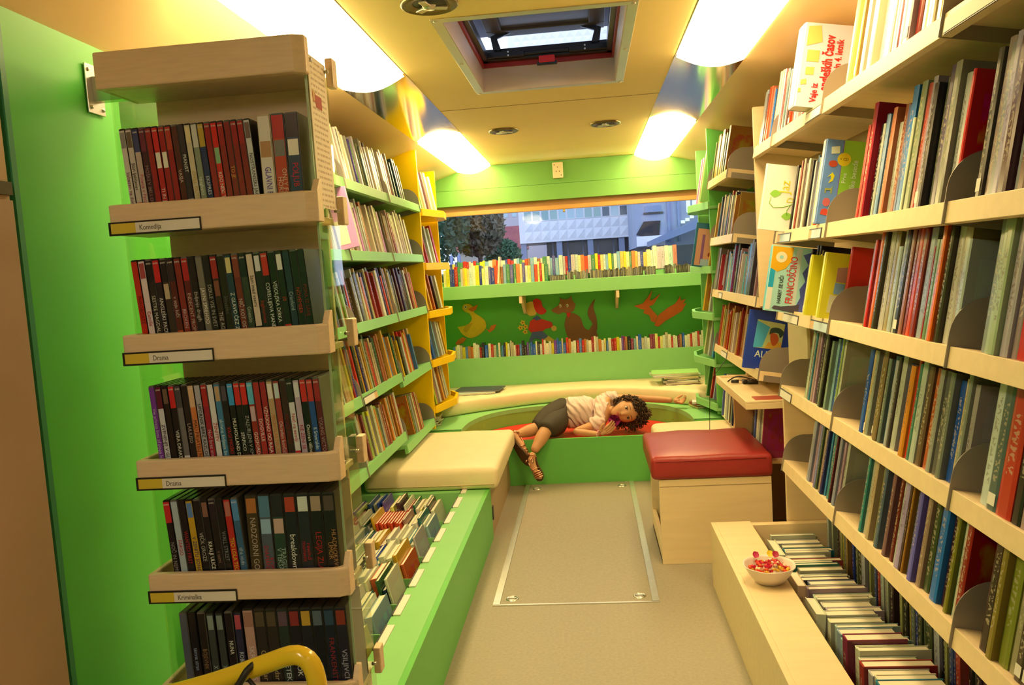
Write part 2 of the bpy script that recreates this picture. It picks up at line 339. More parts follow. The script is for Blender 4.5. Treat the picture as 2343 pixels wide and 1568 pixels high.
# socket box and air vents
sk = thing('wall_socket', 'white socket box mounted on the green header above the window', 'socket', (-.18, 6.33, 2.10))
bx('housing', mat('ivory_plastic', (.80, .70, .52), .4, noise=0), (-.04, .04, -.04, 0, -.07, .05), sk, .006)
for dx, dz in ((-.012, -.02), (.012, -.02), (0, .012), (-.025, .03), (.025, -.05)):
    MB().tube([(dx, -.0415, dz), (dx, -.040, dz)], .004, 8).build('hole', DGREY, sk)
def vent(x, y, label):
    t = thing('ceiling_vent', label, 'vent', (x, y, CZ), group='round ceiling vents')
    MB().lathe([(.052, -.002), (.082, -.012), (.088, -.008), (.088, 0)], n=28).build('outer_ring', mat('bronze_metal', (.20, .15, .08), .3, .8, noise=0), t)
    MB().lathe([(0, .0), (.055, -.001)], n=20).build('recess', DGREY, t)
    for k in range(3):
        a = 2*pi*k/3+.3
        MB().box(.008, .055, -.012, .012, -.016, -.008, M=Matrix.Rotation(a, 4, 'Z')).build('louvre', STEEL, t, .002)
    MB().lathe([(0, -.020), (.018, -.018), (.022, -.010)], n=16).build('hub', STEEL, t)
vent(-.43, 2.50, 'round bronze ceiling vent nearest the camera beside the roof hatch')
vent(-.441, 4.817, 'round bronze ceiling vent towards the far left lamp')
vent(.154, 4.846, 'round bronze ceiling vent towards the far right lamp')

# ------------------------------------------------------------------ floor hatch
fh = thing('floor_hatch', 'floor hatch with aluminium edging in the middle of the aisle', 'hatch', (-.125, 4.03, 0))
X0, X1, Y0, Y1 = -.33, .34, -.885, .93
bx('panel', FLOOR, (X0+.03, X1-.03, Y0+.004, Y1, .0, .0025), fh)
for e in ((X0, X0+.028, Y0, Y1), (X1-.028, X1, Y0, Y1)): bx('edge_strip', ALU, (*e, 0, .004), fh)
bx('edge_strip', ALU, (X0, X1, Y0-.006, Y0+.004, 0, .004), fh)
for x in (X0+.075, X1-.075):
    for y in (Y0+.06, Y1-.10):
        r = MB().lathe([(.018, .0025), (.021, .006), (.024, .006), (.027, .0025)], x, y, 20)
        r.build('latch_ring', STEEL, fh)
        MB().lathe([(0, .004), (.016, .003)], x, y, 16).build('latch_cup', ALU, fh)
        bx('latch_bar', STEEL, (x-.018, x+.018, y-.004, y+.004, .004, .007), fh)

# ------------------------------------------------------------------ roller blind
rb = thing('roller_blind', 'brown roller blind rolled up above the back window', 'blind', (-.13, 6.33, 1.80))
bx('fabric', BLIND, (-1.1, 1.12, .02, .035, -.005, .075), rb)
bx('bottom_rail', mat('tan_blind_rail', (.55, .30, .10), .5), (-1.1, 1.12, .0, .035, -.005, .030), rb, .006)
MB().tube([(-.02, -.004, -.005), (-.02, -.004, -.03)], .008, 8).build('catch', mat('brass', (.6, .35, .05), .3, .8, noise=0), rb)

# ------------------------------------------------------------------ left bench with picture-book troughs
lb = thing('bench', 'long low green bench with book troughs along the left side', 'bench', (-.547, 2.6, 0))
def P(x, y, z=0): return (x+.547, y-2.6, z)
def pb(mb, x0, x1, y0, y1, z0, z1): return mb.box(x0+.547, x1+.547, y0-2.6, y1-2.6, z0, z1)
pb(MB(), -.567, -.547, .3, 3.985, 0, .263).build('front_board', GREEN, lb, .001)
pb(MB(), -.690, -.567, .3, 3.93, .245, .263).build('ledge', GREENL, lb, .001)
b_ = MB(); pb(b_, -1.26, -.69, 3.90, 3.93, 0, .263); pb(b_, -1.26, -.567, 3.93, 4.96, .245, .263)
b_.build('seat_board', GREENL, lb)
pb(MB(), -.567, -.552, 3.985, 4.955, 0, .245).build('side_grille', mat('taupe_panel', (.42, .30, .18), .5), lb)
pb(MB(), -.552, -.545, 4.02, 4.05, .08, .15).build('catch', DGREY, lb, .002)
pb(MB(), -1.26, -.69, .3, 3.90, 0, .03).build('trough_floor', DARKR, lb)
TR = [2.0+.235*i for i in range(9)]
for y in TR: pb(MB(), -1.25, -.70, y-.232, y-.228, .03, .20).build('divider', GREENL, lb)
for i, y in enumerate(TR):
    c = link('label_card', pb(MB(), -.688, -.660, y+.0, y+.16, .2635, .268).mesh('label_card', WHITE), lb, kind=None)
    pb(MB(), -.6885, -.684, y-.003, y+.163, .2635, .2695).build('card_holder', DGREY, lb)

def cushion(name, label, ext, m, loc=None, puff=.012, bev=.03, cat='cushion'):
    x0, x1, y0, y1, z0, z1 = ext
    cx, cy = (x0+x1)/2, (y0+y1)/2; hx_, hy_ = (x1-x0)/2, (y1-y0)/2; h = z1-z0
    bm = bmesh.new(); bmesh.ops.create_cube(bm, size=1)
    for v in bm.verts: v.co = Vector((v.co.x*2*hx_, v.co.y*2*hy_, (v.co.z+.5)*h))
    bmesh.ops.bevel(bm, geom=list(bm.edges), offset=bev, segments=4, profile=.5, affect='EDGES')
    bmesh.ops.subdivide_edges(bm, edges=[e for e in bm.edges if e.calc_length() > .12], cuts=5, use_grid_fill=True)
    for v in bm.verts:
        u = max(0, 1-(v.co.x/hx_)**2)*max(0, 1-(v.co.y/hy_)**2)
        if v.co.z > h*.6: v.co.z += puff*u**.5+.0025*sin(v.co.x*23)*sin(v.co.y*19)
    me = bpy.data.meshes.new(name); bm.to_mesh(me); bm.free(); me.materials.append(m)
    for p in me.polygons: p.use_smooth = True
    return link(name, me, None, label, cat, loc=(cx, cy, z0))
cl = cushion('seat_cushion', 'cream vinyl seat cushion on the left bench beside the trough', (-1.19, -.50, 3.93, 4.90, .264, .375), LEATH)
MB().tube([(-.345+.02, -.485, .028), (.345-.02, -.485, .028)], .0025, 6).build('seam', mat('cream_seam', (.6, .48, .28)), cl)
cr = cushion('seat_cushion', 'cream vinyl seat cushion behind the red stool', (.335, .99, 4.15, 4.94, .27, .365), LEATH)
rs = thing('bench', 'short green bench base under the cushion behind the red stool', 'bench', (.65, 4.5, 0))
bx('box', WOOD, (-.30, .35, -.34, .45, 0, .268), rs, .002)

# ------------------------------------------------------------------ raised pit seat at the back
pit = thing('pit_seat', 'green raised seat surround with a curved well at the back', 'seat', (-.12, 4.96, 0))
ZS = .37
N = 28; arc = []
for i in range(N+1):
    a = pi*(1-i/N); c, s = cos(a), sin(a); e = 2/2.6
    arc.append((-.0+.722*math.copysign(abs(c)**e, c), .775*abs(s)**e))
outer = [(-1.14, 0), (-1.14, 1.43), (1.14, 1.43), (1.14, 0)]
# top plate as a strip of quads between the arc and the outer rectangle
def outp(p):
    x, y = p
    if abs(x) > .7 and y < .35: return (math.copysign(1.14, x), y)
    d = Vector((x/.722, y/.775)); 
    t = min(1.14/max(abs(x), 1e-6), 1.43/max(y, 1e-6)); return (x*t, y*t)
vs = []
op = [outp(p) for p in arc]; op[0] = (-1.14, 0); op[-1] = (1.14, 0)
ci = min(range(N+1), key=lambda i: (op[i][0]+1.14)**2+(op[i][1]-1.43)**2); op[ci] = (-1.14, 1.43)
ci = min(range(N+1), key=lambda i: (op[i][0]-1.14)**2+(op[i][1]-1.43)**2); op[ci] = (1.14, 1.43)
for p, q_ in zip(arc, op):
    vs += [(p[0], p[1], ZS), (q_[0], q_[1], ZS), (p[0], p[1], ZS-.03), (q_[0], q_[1], ZS-.03)]
fs = []
for i in range(N):
    a, b = 4*i, 4*i+4
    fs += [(a, b, b+1, a+1), (a+2, a+3, b+3, b+2), (a, a+2, b+2, b)]
MB().add(vs, fs).build('surround', GREENL, pit)
vs = []; 
for p in arc: vs += [(p[0], p[1]+.003, ZS-.004), (p[0], p[1]+.003, .20)]
MB().add(vs, [(2*i, 2*i+1, 2*i+3, 2*i+2) for i in range(N)]).build('well_wall', mat('olive_well_lining', (.22, .50, .10), .45), pit)
fr = MB().box(-.722, .722, 0, .018, 0, .287); fr.box(-1.14, -.722, .0, .02, .25, ZS).box(.722, 1.14, 0, .02, .25, ZS)
fr.build('front_board', GREEN, pit, .001)
fr = MB().box(-1.14, -.722, 0, .02, 0, .25).box(.722, 1.14, 0, .02, 0, .25); fr.build('lower_board', GREEN, pit)
mm = MB(); n_ = len(arc)
mm.prism([(p[0]*.99, max(.02, p[1]*.99)) for p in arc[::-1]], .215, .255); mat_o = mm.build('play_mat', REDM)
mat_o.location = (-.12, 4.96, 0); mat_o['label'] = 'bright red padded mat in the curved well under the child'; mat_o['category'] = 'mat'
# long curved cushion
def smooth_poly(pts, n=6):
    out = []
    for i in range(len(pts)-1):
        p0 = pts[max(i-1, 0)]; p1 = pts[i]; p2 = pts[i+1]; p3 = pts[min(i+2, len(pts)-1)]
        for k in range(n):
            t = k/n
            out.append(tuple(.5*((2*p1[j])+(-p0[j]+p2[j])*t+(2*p0[j]-5*p1[j]+4*p2[j]-p3[j])*t*t+(-p0[j]+3*p1[j]-3*p2[j]+p3[j])*t**3) for j in (0, 1)))
    out.append(pts[-1]); return out
fe = smooth_poly([(-1.20, 5.40), (-1.02, 5.42), (-.90, 5.51), (-.73, 5.62), (-.40, 5.79), (-.06, 5.84), (.25, 5.76), (.50, 5.58), (.68, 5.43), (.85, 5.39), (.98, 5.39)])
bm = bmesh.new(); K = 9; h = .10; rows = []
prof = [(0.0, .006), (-.012, .018), (-.016, .05), (-.014, .082), (-.006, .096), (.012, h+.002), (.10, h+.004), (.25, h+.004)]
for i, (x, y) in enumerate(fe):
    r = [bm.verts.new((x, y-0+dy, .372+z+ (.002*sin(i*2.1) if z > .05 else 0))) for dy, z in prof]
    r.append(bm.verts.new((x, 6.14, .372+h))); r.append(bm.verts.new((x, 6.14, .372))); r.append(bm.verts.new((x, y+.01, .372))); rows.append(r)
for a, b in zip(rows, rows[1:]):
    for k in range(len(a)): bm.faces.new((a[k], b[k], b[(k+1) % len(a)], a[(k+1) % len(a)]))
bm.faces.new(rows[0]); bm.faces.new(rows[-1][::-1])
bmesh.ops.recalc_face_normals(bm, faces=bm.faces)
me = bpy.data.meshes.new('long_cushion'); bm.to_mesh(me); bm.free(); me.materials.append(LEATH)
for p in me.polygons: p.use_smooth = True
lc = link('long_cushion', me, None, 'long wavy cream cushion along the back below the green panel', 'cushion')

# ------------------------------------------------------------------ red stool
st = thing('stool', 'box stool of cream wood with a dark red vinyl cushion', 'stool', (.4975, 3.82, 0))
sb = MB(); X, Y = .2525, .276
sb.box(-X+.02, X, -Y, -Y+.018, 0, .385).box(-X+.02, X, Y-.018, Y, 0, .385).box(X-.018, X, -Y+.018, Y-.018, 0, .385).box(-X+.02, X-.018, -Y+.018, Y-.018, 0, .02).box(-X+.02, X-.018, -Y+.018, Y-.018, .365, .385).box(-X+.02, -X+.04, -Y+.018, Y-.018, 0, .09)
sb.build('body', WOOD, st, .0015)
bx('groove', mat('wood_shadow_gap', (.38, .27, .14), .6), (-X+.022, X-.002, -Y-.0006, -Y, .352, .355), st)
c = cushion('cushion', None, (-X-.012, X+.008, -Y-.012, Y+.004, .385, .487), REDL, bev=.022, cat=None); c.parent = st
MB().tube([(-X+.01, -Y-.0125, .470), (X-.02, -Y-.0125, .470)], .0018, 6).build('seam', REDL, st)

# ------------------------------------------------------------------ right trough box
rb2 = thing('trough_box', 'low cream wooden trough box along the right aisle', 'box', (.447, 2.3, 0))
def rbx(name, m, x0, x1, y0, y1, z0, z1, **k): return MB().box(x0-.447, x1-.447, y0-2.3, y1-2.3, z0, z1).build(name, m, rb2, .0015, **k)
rbx('side_board', WOOD, .447, .465, .3, 3.297, 0, .268)
rbx('top_ledge', WOOD, .465, .606, .3, 3.297, .25, .268)
rbx('end_board', WOOD, .606, 1.0, 3.262, 3.297, 0, .262)
rbx('inner_board', WOOD, .588, .606, .3, 3.262, 0, .25)
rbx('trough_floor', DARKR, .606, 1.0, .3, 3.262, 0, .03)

# ------------------------------------------------------------------ bookcases
T = radians(10)
def Rm(side, z=0, x0=None): pass
def shelf_mb(mb, side, xf, y0, y1, ztop, depth=.24, lip=.046, t=.018, lipmb=None):
    """tilted board; front top edge at (xf, ztop). side +1: back towards +x, -1: towards -x"""
    c, s = cos(T), sin(T)
    def Q(d, u): return (xf+side*(d*c+u*s), ztop-d*s+u*c)
    pts = [Q(.02, 0), Q(depth, 0), Q(depth, -t), Q(.02, -t)]
    lp = [Q(0, 0), Q(.02, 0), Q(.02, -lip), Q(0, -lip)]
    for p, m in ((pts, mb), (lp, lipmb or mb)):
        p = p if side < 0 else p[::-1]
        m.prism(p, y0, y1, 'y')
def bracket_mesh():
    """rounded grey shelf-end plate in its own d,u plane, 2 mm thick, unit = metres"""
    pts = [(0.0, -.046), (.235, -.046), (.235, .135), (.13, .125)]
    for k in range(9):
        a = pi/2+k*(pi/2)/8; pts.append((.085+.085*cos(a), .03+.085*sin(a)))
    me = MB().prism(pts, -.0012, .0012, 'y').mesh('shelf_bracket', GREY); return me
BR = bracket_mesh()
def place_bracket(parent, side, xf, y, ztop, base):
    r = (0, T, 0) if side > 0 else (0, T, pi)
    return link('shelf_bracket', BR, parent, loc=(xf-base[0], y-base[1], ztop-base[2]), rot=r)
def bookcase(name, label, side, xf, base, m, lipm, rows, backm):
    t = thing(name, label, 'bookcase', base)
    for (zt, bays, dep) in rows:
        for (y0, y1) in bays:
            b = MB(); l = MB(); shelf_mb(b, side, xf-base[0], y0-base[1]+.0015, y1-base[1]-.0015, zt-base[2], dep, lipmb=l)
            so = b.build('shelf', m, t); l.build('shelf_lip', lipm, so, .001)
    return t
RZ = {1: 1.811, 2: 1.434, 3: 1.132, 4: .824, 5: .518}
XFR = .75
JY = [1.0, 1.77, 2.61, 3.30]
bays = [(JY[i], JY[i+1]) for i in range(3)]
rc = bookcase('bookcase', 'large cream wooden bookcase filling the right wall', 1, XFR, (.88, 2.3, 0), WOOD, WOOD,
              [(RZ[1], bays+[(3.30, 3.655)], .24), (RZ[2], bays, .24), (RZ[3], bays, .24), (RZ[4], bays, .24), (RZ[5], bays, .24)], WOOD)
def rcx(name, m, x0, x1, y0, y1, z0, z1, **k): return MB().box(x0-.88, x1-.88, y0-2.3, y1-2.3, z0, z1).build(name, m, rc, .001, **k)
rcx('end_panel', WOOD, .757, 1.0, 3.302, 3.322, 0, .77)
rcx('end_panel', WOOD, .752, 1.02, 3.658, 3.68, 1.12, 1.985)
rcx('back_panel', WOODP, 1.012, 1.028, .6, 3.66, 0, 2.06)
rcx('low_shelf', WOOD, .87, 1.01, .6, 3.26, .03, .05)
for zt in RZ.values():
    for y in JY: place_bracket(rc, 1, XFR-.006, y, zt, (.88, 2.3, 0))
# holders with labels on the shelf lips
def label_holder(parent, base, side, xf, y0, y1, ztop, two=False, mw=WHITE, colr=None):
    c, s = cos(T), sin(T)
    def Qv(u, y, e): return (xf-side*e*c+side*u*s-base[0], y-base[1], ztop+u*c-base[2]+e*s*0)
    def slab(u0, u1, ya, yb, e0, e1):
        vs = [Qv(u, y, e) for e in (e0, e1) for y in (ya, yb) for u in (u0, u1)]
        return MB().add(vs, [(0, 1, 3, 2), (4, 6, 7, 5), (0, 4, 5, 1), (2, 3, 7, 6), (0, 2, 6, 4), (1, 5, 7, 3)])
    h = slab(-.046, -.012, y0, y1, .000, .003).build('label_holder', DGREY, parent)
    slab(-.043, -.016, y0+.003, y1-.003, .003, .004).build('label_card', mw, h)
    if colr: slab(-.043, -.016, y1-.003-.22*(y1-y0), y1-.003, .004, .0045).build('colour_tab', colr, h)
ORT = mat('orange_tab', alb('e0a050'), noise=0)
for (r, a, b, cc) in ((1, 2.62, 2.80, None), (1, 1.40, 1.755, None), (2, 2.66, 2.80, ORT), (2, 3.05, 3.25, ORT), (3, 2.62, 2.82, ORT), (3, 2.98, 3.20, None), (4, 3.12, 3.29, None)):
    label_holder(rc, (.88, 2.3, 0), 1, XFR, a, b, RZ[r], colr=cc, mw=WHITE if cc is None else mat('aged_label', alb('c8c090'), noise=.05))

# left bookcase
LZ = {1: 1.785, 2: 1.480, 3: 1.165}
LJ = [2.62, 3.38, 4.15, 4.925]
XFL = -1.0
lbays = [(LJ[i], LJ[i+1]) for i in range(3)]
LB = (-1.12, 3.5, 0)
lc_ = bookcase('bookcase', 'green-shelved bookcase along the left wall above the bench', -1, XFL, LB, GREENL, GREENL,
               [(LZ[1], lbays, .24), (LZ[2], lbays, .24), (LZ[3], lbays, .24), (.852, lbays[:2], .24), (.818, lbays[2:], .24), (.538, lbays[:2], .24), (.462, lbays[2:], .24)], GREENL)
def lcx(name, m, x0, x1, y0, y1, z0, z1, **k): return MB().box(x0-LB[0], x1-LB[0], y0-LB[1], y1-LB[1], z0, z1).build(name, m, lc_, .001, **k)
o = lcx('end_panel', YEL, -1.262, -.998, 4.93, 4.955, .39, 2.115); o['label'] = 'yellow end panel'
lcx('back_panel', mat('olive_back', (.12, .22, .04), .5), -1.266, -1.255, 2.62, 4.93, .39, 2.06)
for zt, ys in ((LZ[1], LJ), (LZ[2], LJ), (LZ[3], LJ), (.852, LJ[:3]), (.818, LJ[3:]), (.538, LJ[:3]), (.462, LJ[3:])):
    for y in ys: place_bracket(lc_, -1, XFL+.006, y-.003, zt, LB)
label_holder(lc_, LB, -1, XFL, 3.40, 3.62, .852, colr=ORT)

# yellow corner rack at the far left, green corner rack at the far right
def rack(side, label, m, zs):
    xf = XFL if side < 0 else XFR; s = side
    base = (xf+s*.1, 5.3, 0)
    t = thing('corner_rack', label, 'rack', base)
    def B(name, pts, z0, z1):
        p = [(xf+s*(-a)-base[0], y-5.3) for a, y in pts]
        if s > 0: p = p[::-1]
        return MB().prism(p if s < 0 else p, z0, z1).build(name, m, t, .001)
    for z in zs:
        sh = B('shelf', [(-.02, 4.965), (.0, 4.965), (.075, 5.28), (.055, 5.50), (-.0, 5.62), (-.24, 5.62), (-.24, 4.965)], z-.016, z)
        B('shelf_lip', [(-.0, 4.965), (.012, 4.965), (.090, 5.28), (.065, 5.51), (.0, 5.635), (-.012, 5.62), (.048, 5.50), (.070, 5.28)], z-.016, z+.028)
    bx('end_panel', m, (-.02-.08 if s < 0 else -.14, .14 if False else (.10 if s < 0 else .10), .33, .345, .39, 2.07), t) if False else None
    xa, xb = sorted((xf-base[0]+s*.02, xf-base[0]+s*.25))
    bx('end_panel', m, (xa, xb, .335, .352, .39, 2.07), t, .001)
    return t
YZ = [1.735, 1.40, 1.10, .79, .50]
rk = rack(-1, 'yellow corner display rack between the left bookcase and back window', YEL, YZ)
GZ = [1.655, 1.27, .985, .70, .43]
rk2 = rack(1, 'green corner display rack at the far right beside the window', GREENL, GZ)

# far right bookcase (green divider, cream shelves)
FB = (.88, 4.3, 0)
FZ = {1: 1.80, 2: 1.465, 3: 1.16, 4: .828}
fc = thing('bookcase', 'narrow far-right bookcase with green end panel and cream shelves', 'bookcase', FB)
for r, (a, b) in {1: (4.30, 4.985), 2: (4.22, 4.985), 3: (3.70, 4.985), 4: (3.70, 4.985)}.items():
    q1 = MB(); q2 = MB(); shelf_mb(q1, 1, XFR-FB[0], a-FB[1], b-FB[1], FZ[r], .24, lipmb=q2)
    so = q1.build('shelf', WOOD, fc); q2.build('shelf_lip', WOOD, so, .001)
    place_bracket(fc, 1, XFR-.006, a+.002, FZ[r], FB); place_bracket(fc, 1, XFR-.006, b, FZ[r], FB)
q1 = MB().box(.77-FB[0], 1.0-FB[0], 3.75-FB[1], 4.98-FB[1], .385, .40); q1.build('shelf', WOOD, fc)
o = MB().box(.75-FB[0], 1.02-FB[0], 4.99-FB[1], 5.012-FB[1], .39, 2.115).build('end_panel', GREEN, fc, .001); o['label'] = 'green end panel'
MB().box(1.012-FB[0], 1.028-FB[0], 3.69-FB[1], 4.98-FB[1], 0, 2.06).build('back_panel', mat('brown_back', (.30, .18, .08), .5), fc)
label_holder(fc, FB, 1, XFR, 4.62, 4.75, FZ[3], colr=ORT); label_holder(fc, FB, 1, XFR, 4.55, 4.72, FZ[4])

# ------------------------------------------------------------------ corner desk with cables and flat screen
dk = thing('desk', 'small cream corner desk with raised rim above the red stool', 'desk', (.82, 3.93, 0))
def dx_(name, m, x0, x1, y0, y1, z0, z1, bev=.002, **k): return MB().box(x0-.82, x1-.82, y0-3.93, y1-3.93, z0, z1).build(name, m, dk, bev, **k)
dx_('desktop', WOOD, .650, 1.01, 3.525, 4.345, .685, .712)
rim = MB()
for e in ((.650, .668, 3.525, 4.345), (.668, 1.01, 3.525, 3.543), (.668, 1.01, 4.327, 4.345)): rim.box(e[0]-.82, e[1]-.82, e[2]-3.93, e[3]-3.93, .712, .722)
rim.build('rim', WOOD, dk, .002)
dx_('back_board', WOOD, .80, 1.01, 4.30, 4.318, .722, .80)
dx_('leg_panel', mat('tan_leg_panel', (.50, .33, .16), .5), .70, 1.01, 4.12, 4.14, 0, .685)
dm = bx('desk_mat', mat('red_desk_mat', (.42, .08, .05), .6), (.705, .93, 3.565, 3.68, .7125, .7165)); dm['label'] = 'flat red mat lying on the cream corner desk'; dm['category'] = 'mat'
sc = thing('wall_flap', 'pale beige flat hinged flap under the cream shelf above the desk', 'panel', (.86, 3.45, .86))
MB().box(-.002, .012, -.14, .17, -.01, .23).build('panel', mat('pale_beige_board', (.62, .55, .34), .45), sc, .003)
MB().box(-.004, .014, -.14, .17, -.03, -.012).build('hinge', WOOD, sc, .002)
for k in (-.08, .1): MB().box(.0, .016, k, k+.02, -.04, -.008).build('screw_plate', STEEL, sc)
CAB = mat('black_cable', (.015, .012, .012), .4, noise=0)
cb1 = thing('power_cable', 'tangled black power cables lying on the cream desk', 'cable', (.80, 4.05, .712))
def curve_pts(f, n=40): return [f(i/(n-1)) for i in range(n)]
MB().tube(curve_pts(lambda t: (-.12+.30*t, .10+.05*sin(t*9)+.10*t, .006+.012*abs(sin(t*7)))), .0035, 6).build('cord', CAB, cb1)
MB().tube(curve_pts(lambda t: (-.10+.28*t, .06+.06*sin(t*7+2), .006+.01*abs(sin(t*5)))), .003, 6).build('cord', mat('grey_cable', (.30, .24, .16), .5, noise=0), cb1)
MB().tube(curve_pts(lambda t: (.06+.035*cos(t*19)+.03*t, -.02+.03*sin(t*19)+.03*t, .012+.03*t)), .004, 6).build('coil', CAB, cb1)
MB().tube([(-.11, .06, .012), (-.075, .05, .012)], .009, 8).build('plug', CAB, cb1); MB().tube([(-.04, .01, .012), (.01, .0, .012)], .010, 8).build('plug', CAB, cb1)
MB().box(-.06, -.02, .02, .06, 0, .02).build('connector', BLK, cb1, .004); MB().tube([(.035, -.03, .02), (.05, -.03, .028)], .017, 12).build('plug_ring', mat('brass_ring', (.5, .4, .2), .3, .8, noise=0), cb1)
cb2 = MB().tube(curve_pts(lambda t: (.93+.025*sin(t*21), 3.60+.02*cos(t*17), .66-.13*t+.02*sin(t*30))), .004, 6).build('power_cable', CAB); cb2['label'] = 'black cable bundle hanging under the cream desk'; cb2['category'] = 'cable'
wire = MB().tube([(.60, 4.32, .37), (.607, 4.32, .55), (.612, 4.30, .69), (.63, 4.30, .725), (.72, 4.42, .80), (.745, 4.5, .84)], .0018, 6).build('thin_wire', CAB); wire['label'] = 'thin black wire running up from the cream cushion past the desk edge'; wire['category'] = 'wire'

# ------------------------------------------------------------------ shelves at the back under the window
us = thing('wall_shelf', 'long pale green shelf below the back window', 'shelf', (-.12, 6.0, 1.2))
bx('lip', GREENL, (-1.12, 1.12, -.0, .02, -.045, .053), us, .002)
bx('shelf_board', GREENL, (-1.12, 1.12, .02, .39, .022, .040), us)
bx('rear_step', GREENL, (-1.12, 1.12, .17, .39, .040, .085), us)
for x in (-.84, -.42, .02, .53, .76): bx('divider', GREENL, (x, x+.010, .03, .165, .040, .085), us)
IV = mat('ivory_bracket', (.75, .60, .40), .4, noise=0)
for x in (-.395, .325): MB().prism([(.05, -.045), (.39, -.045), (.39, -.20), (.36, -.20)][::-1], x, x+.022, 'x').build('bracket', IV, us); bx('bracket_tip', IV, (x, x+.022, .005, .03, -.13 if False else -.10, -.045), us, .002)
ls = thing('wall_shelf', 'lower green book ledge with a tall front board behind the cushion', 'shelf', (-.12, 6.15, .5))
bx('front_board', GREENL, (-1.12, 1.12, 0, .02, -.13, .19), ls, .002)
bx('shelf_board', GREENL, (-1.12, 1.12, .02, .245, .12, .14), ls)

# ------------------------------------------------------------------ painted wooden cut-outs on the green back wall (thin plywood shapes)
def cut(name, pts, rgb, parent, y=-.006, t=.005, sc=1.0, o=(0, 0)):
    n = len(pts); area = sum(pts[i][0]*pts[(i+1) % n][1]-pts[(i+1) % n][0]*pts[i][1] for i in range(n))
    p = [(o[0]+a*sc, o[1]+b*sc) for a, b in pts]
    if area > 0: p = p[::-1]
    q = MB().prism(p[::-1], y, y+t, 'y')
    return q.build(name, mat('paint_'+name+str(rgb), rgb, .6, noise=.06, nscale=20), parent)
def ell(cx, cy, rx, ry, n=18, a0=0): return [(cx+rx*cos(2*pi*i/n)*cos(a0)-ry*sin(2*pi*i/n)*sin(a0), cy+rx*cos(2*pi*i/n)*sin(a0)+ry*sin(2*pi*i/n)*cos(a0)) for i in range(n)]
dko = thing('wall_cutout', 'yellow duck picture fixed to the green back wall', 'picture', (-.93, YB-.002, .95))
YD = (.80, .60, .02); OR = (.80, .22, .03)
cut('body', smooth_poly([(-.125, -.025), (-.08, -.02), (-.04, -.01), (-.005, .03), (-.02, .075), (-.05, .09), (-.075, .115), (-.065, .15), (-.02, .155), (.01, .13), (.015, .085), (.06, .05), (.10, .01), (.10, -.05), (.04, -.10), (-.03, -.12), (-.09, -.085), (-.125, -.025)], 3), YD, dko)
cut('beak', [(-.03, .11), (.0, .125), (.05, .145), (.035, .105), (.0, .09)], OR, dko, -.009)
cut('foot', [(.10, -.05), (.125, -.065), (.145, -.03), (.19, -.02), (.17, -.06), (.13, -.085)], OR, dko)
cut('foot', [(-.14, -.17), (-.09, -.155), (-.06, -.12), (-.09, -.11), (-.13, -.13), (-.15, -.155)], OR, dko, -.008)
cut('wing', smooth_poly([(.0, .0), (-.05, -.07), (-.08, -.055), (-.05, -.01), (-.0, .0)], 3), (.62, .45, .02), dko, -.008)
cut('eye', ell(-.05, .13, .012, .014), (.8, .8, .7), dko, -.009); cut('pupil', ell(-.05, .13, .005, .006), (.02, .02, .02), dko, -.0095)
kd = thing('wall_cutout', 'picture of a child in a red cap with flowers on green wall', 'picture', (-.42, YB-.002, .93))
cut('face', smooth_poly([(-.085, .145), (-.05, .16), (-.02, .16), (.0, .12), (-.0, .06), (-.05, .05), (-.08, .08), (-.095, .11), (-.085, .145)], 3), (.80, .60, .12), kd)
cut('cap', smooth_poly([(-.02, .17), (.01, .185), (.045, .165), (.055, .12), (.085, .08), (.05, .055), (.01, .07), (-.01, .11), (-.02, .17)], 3), (.72, .03, .02), kd, -.008)
cut('jumper', [(-.05, .01), (-.0, .03), (.04, .02), (.12, -.01), (.13, -.05), (.07, -.06), (.04, -.08), (-.04, -.09), (-.07, -.06)], (.70, .04, .03), kd)
cut('collar', [(-.03, .03), (.01, .05), (.04, .02), (.0, .01)], (.06, .12, .40), kd, -.009)
cut('trousers', [(-.04, -.08), (.04, -.075), (.085, -.12), (.04, -.15), (-.02, -.13), (-.05, -.16), (-.07, -.15)], (.10, .18, .45), kd, -.008)
cut('leg', [(.04, -.14), (.085, -.115), (.15, -.165), (.12, -.185)], (.80, .60, .12), kd)
cut('hand', ell(.135, -.06, .022, .022), (.80, .60, .12), kd, -.009)
for a, b in ((-.11, .0), (-.13, -.04), (-.09, -.035), (-.095, -.075)): cut('flower', [(a+.024*cos(i*pi/5)*(1 if i % 2 else .6), b+.024*sin(i*pi/5)*(1 if i % 2 else .6)) for i in range(10)], (.84, .68, .05), kd); cut('flower_eye', ell(a, b, .006, .006, 8), (.45, .08, .02), kd, -.008)
wo_ = thing('wall_cutout', 'picture of a sitting brown wolf fixed to the green wall', 'picture', (-.14, YB-.002, .93))
BRW = (.28, .13, .05)
cut('body', smooth_poly([(-.03, .05), (.02, .05), (.07, .01), (.09, -.06), (.13, -.09), (.16, -.05), (.19, -.17), (-.01, -.17), (-.04, -.14), (-.06, -.05), (-.05, .01), (-.03, .05)], 3), BRW, wo_)
cut('head', [(-.16, .085), (-.10, .12), (-.085, .15), (-.085, .185), (-.065, .165), (-.02, .165), (.005, .19), (.012, .155), (.035, .12), (.02, .07), (-.03, .045), (-.06, .065), (-.10, .05), (-.14, .065)], (.33, .15, .06), wo_, -.008)
cut('tail', smooth_poly([(.13, -.15), (.155, -.10), (.16, -.04), (.13, .02), (.135, .08), (.19, .155), (.175, .09), (.195, .0), (.195, -.08), (.17, -.15), (.13, -.15)], 3), (.24, .11, .05), wo_, -.007)
cut('scarf', [(-.04, .055), (-.005, .06), (-.02, .02), (-.035, .03)], (.8, .03, .03), wo_, -.010)
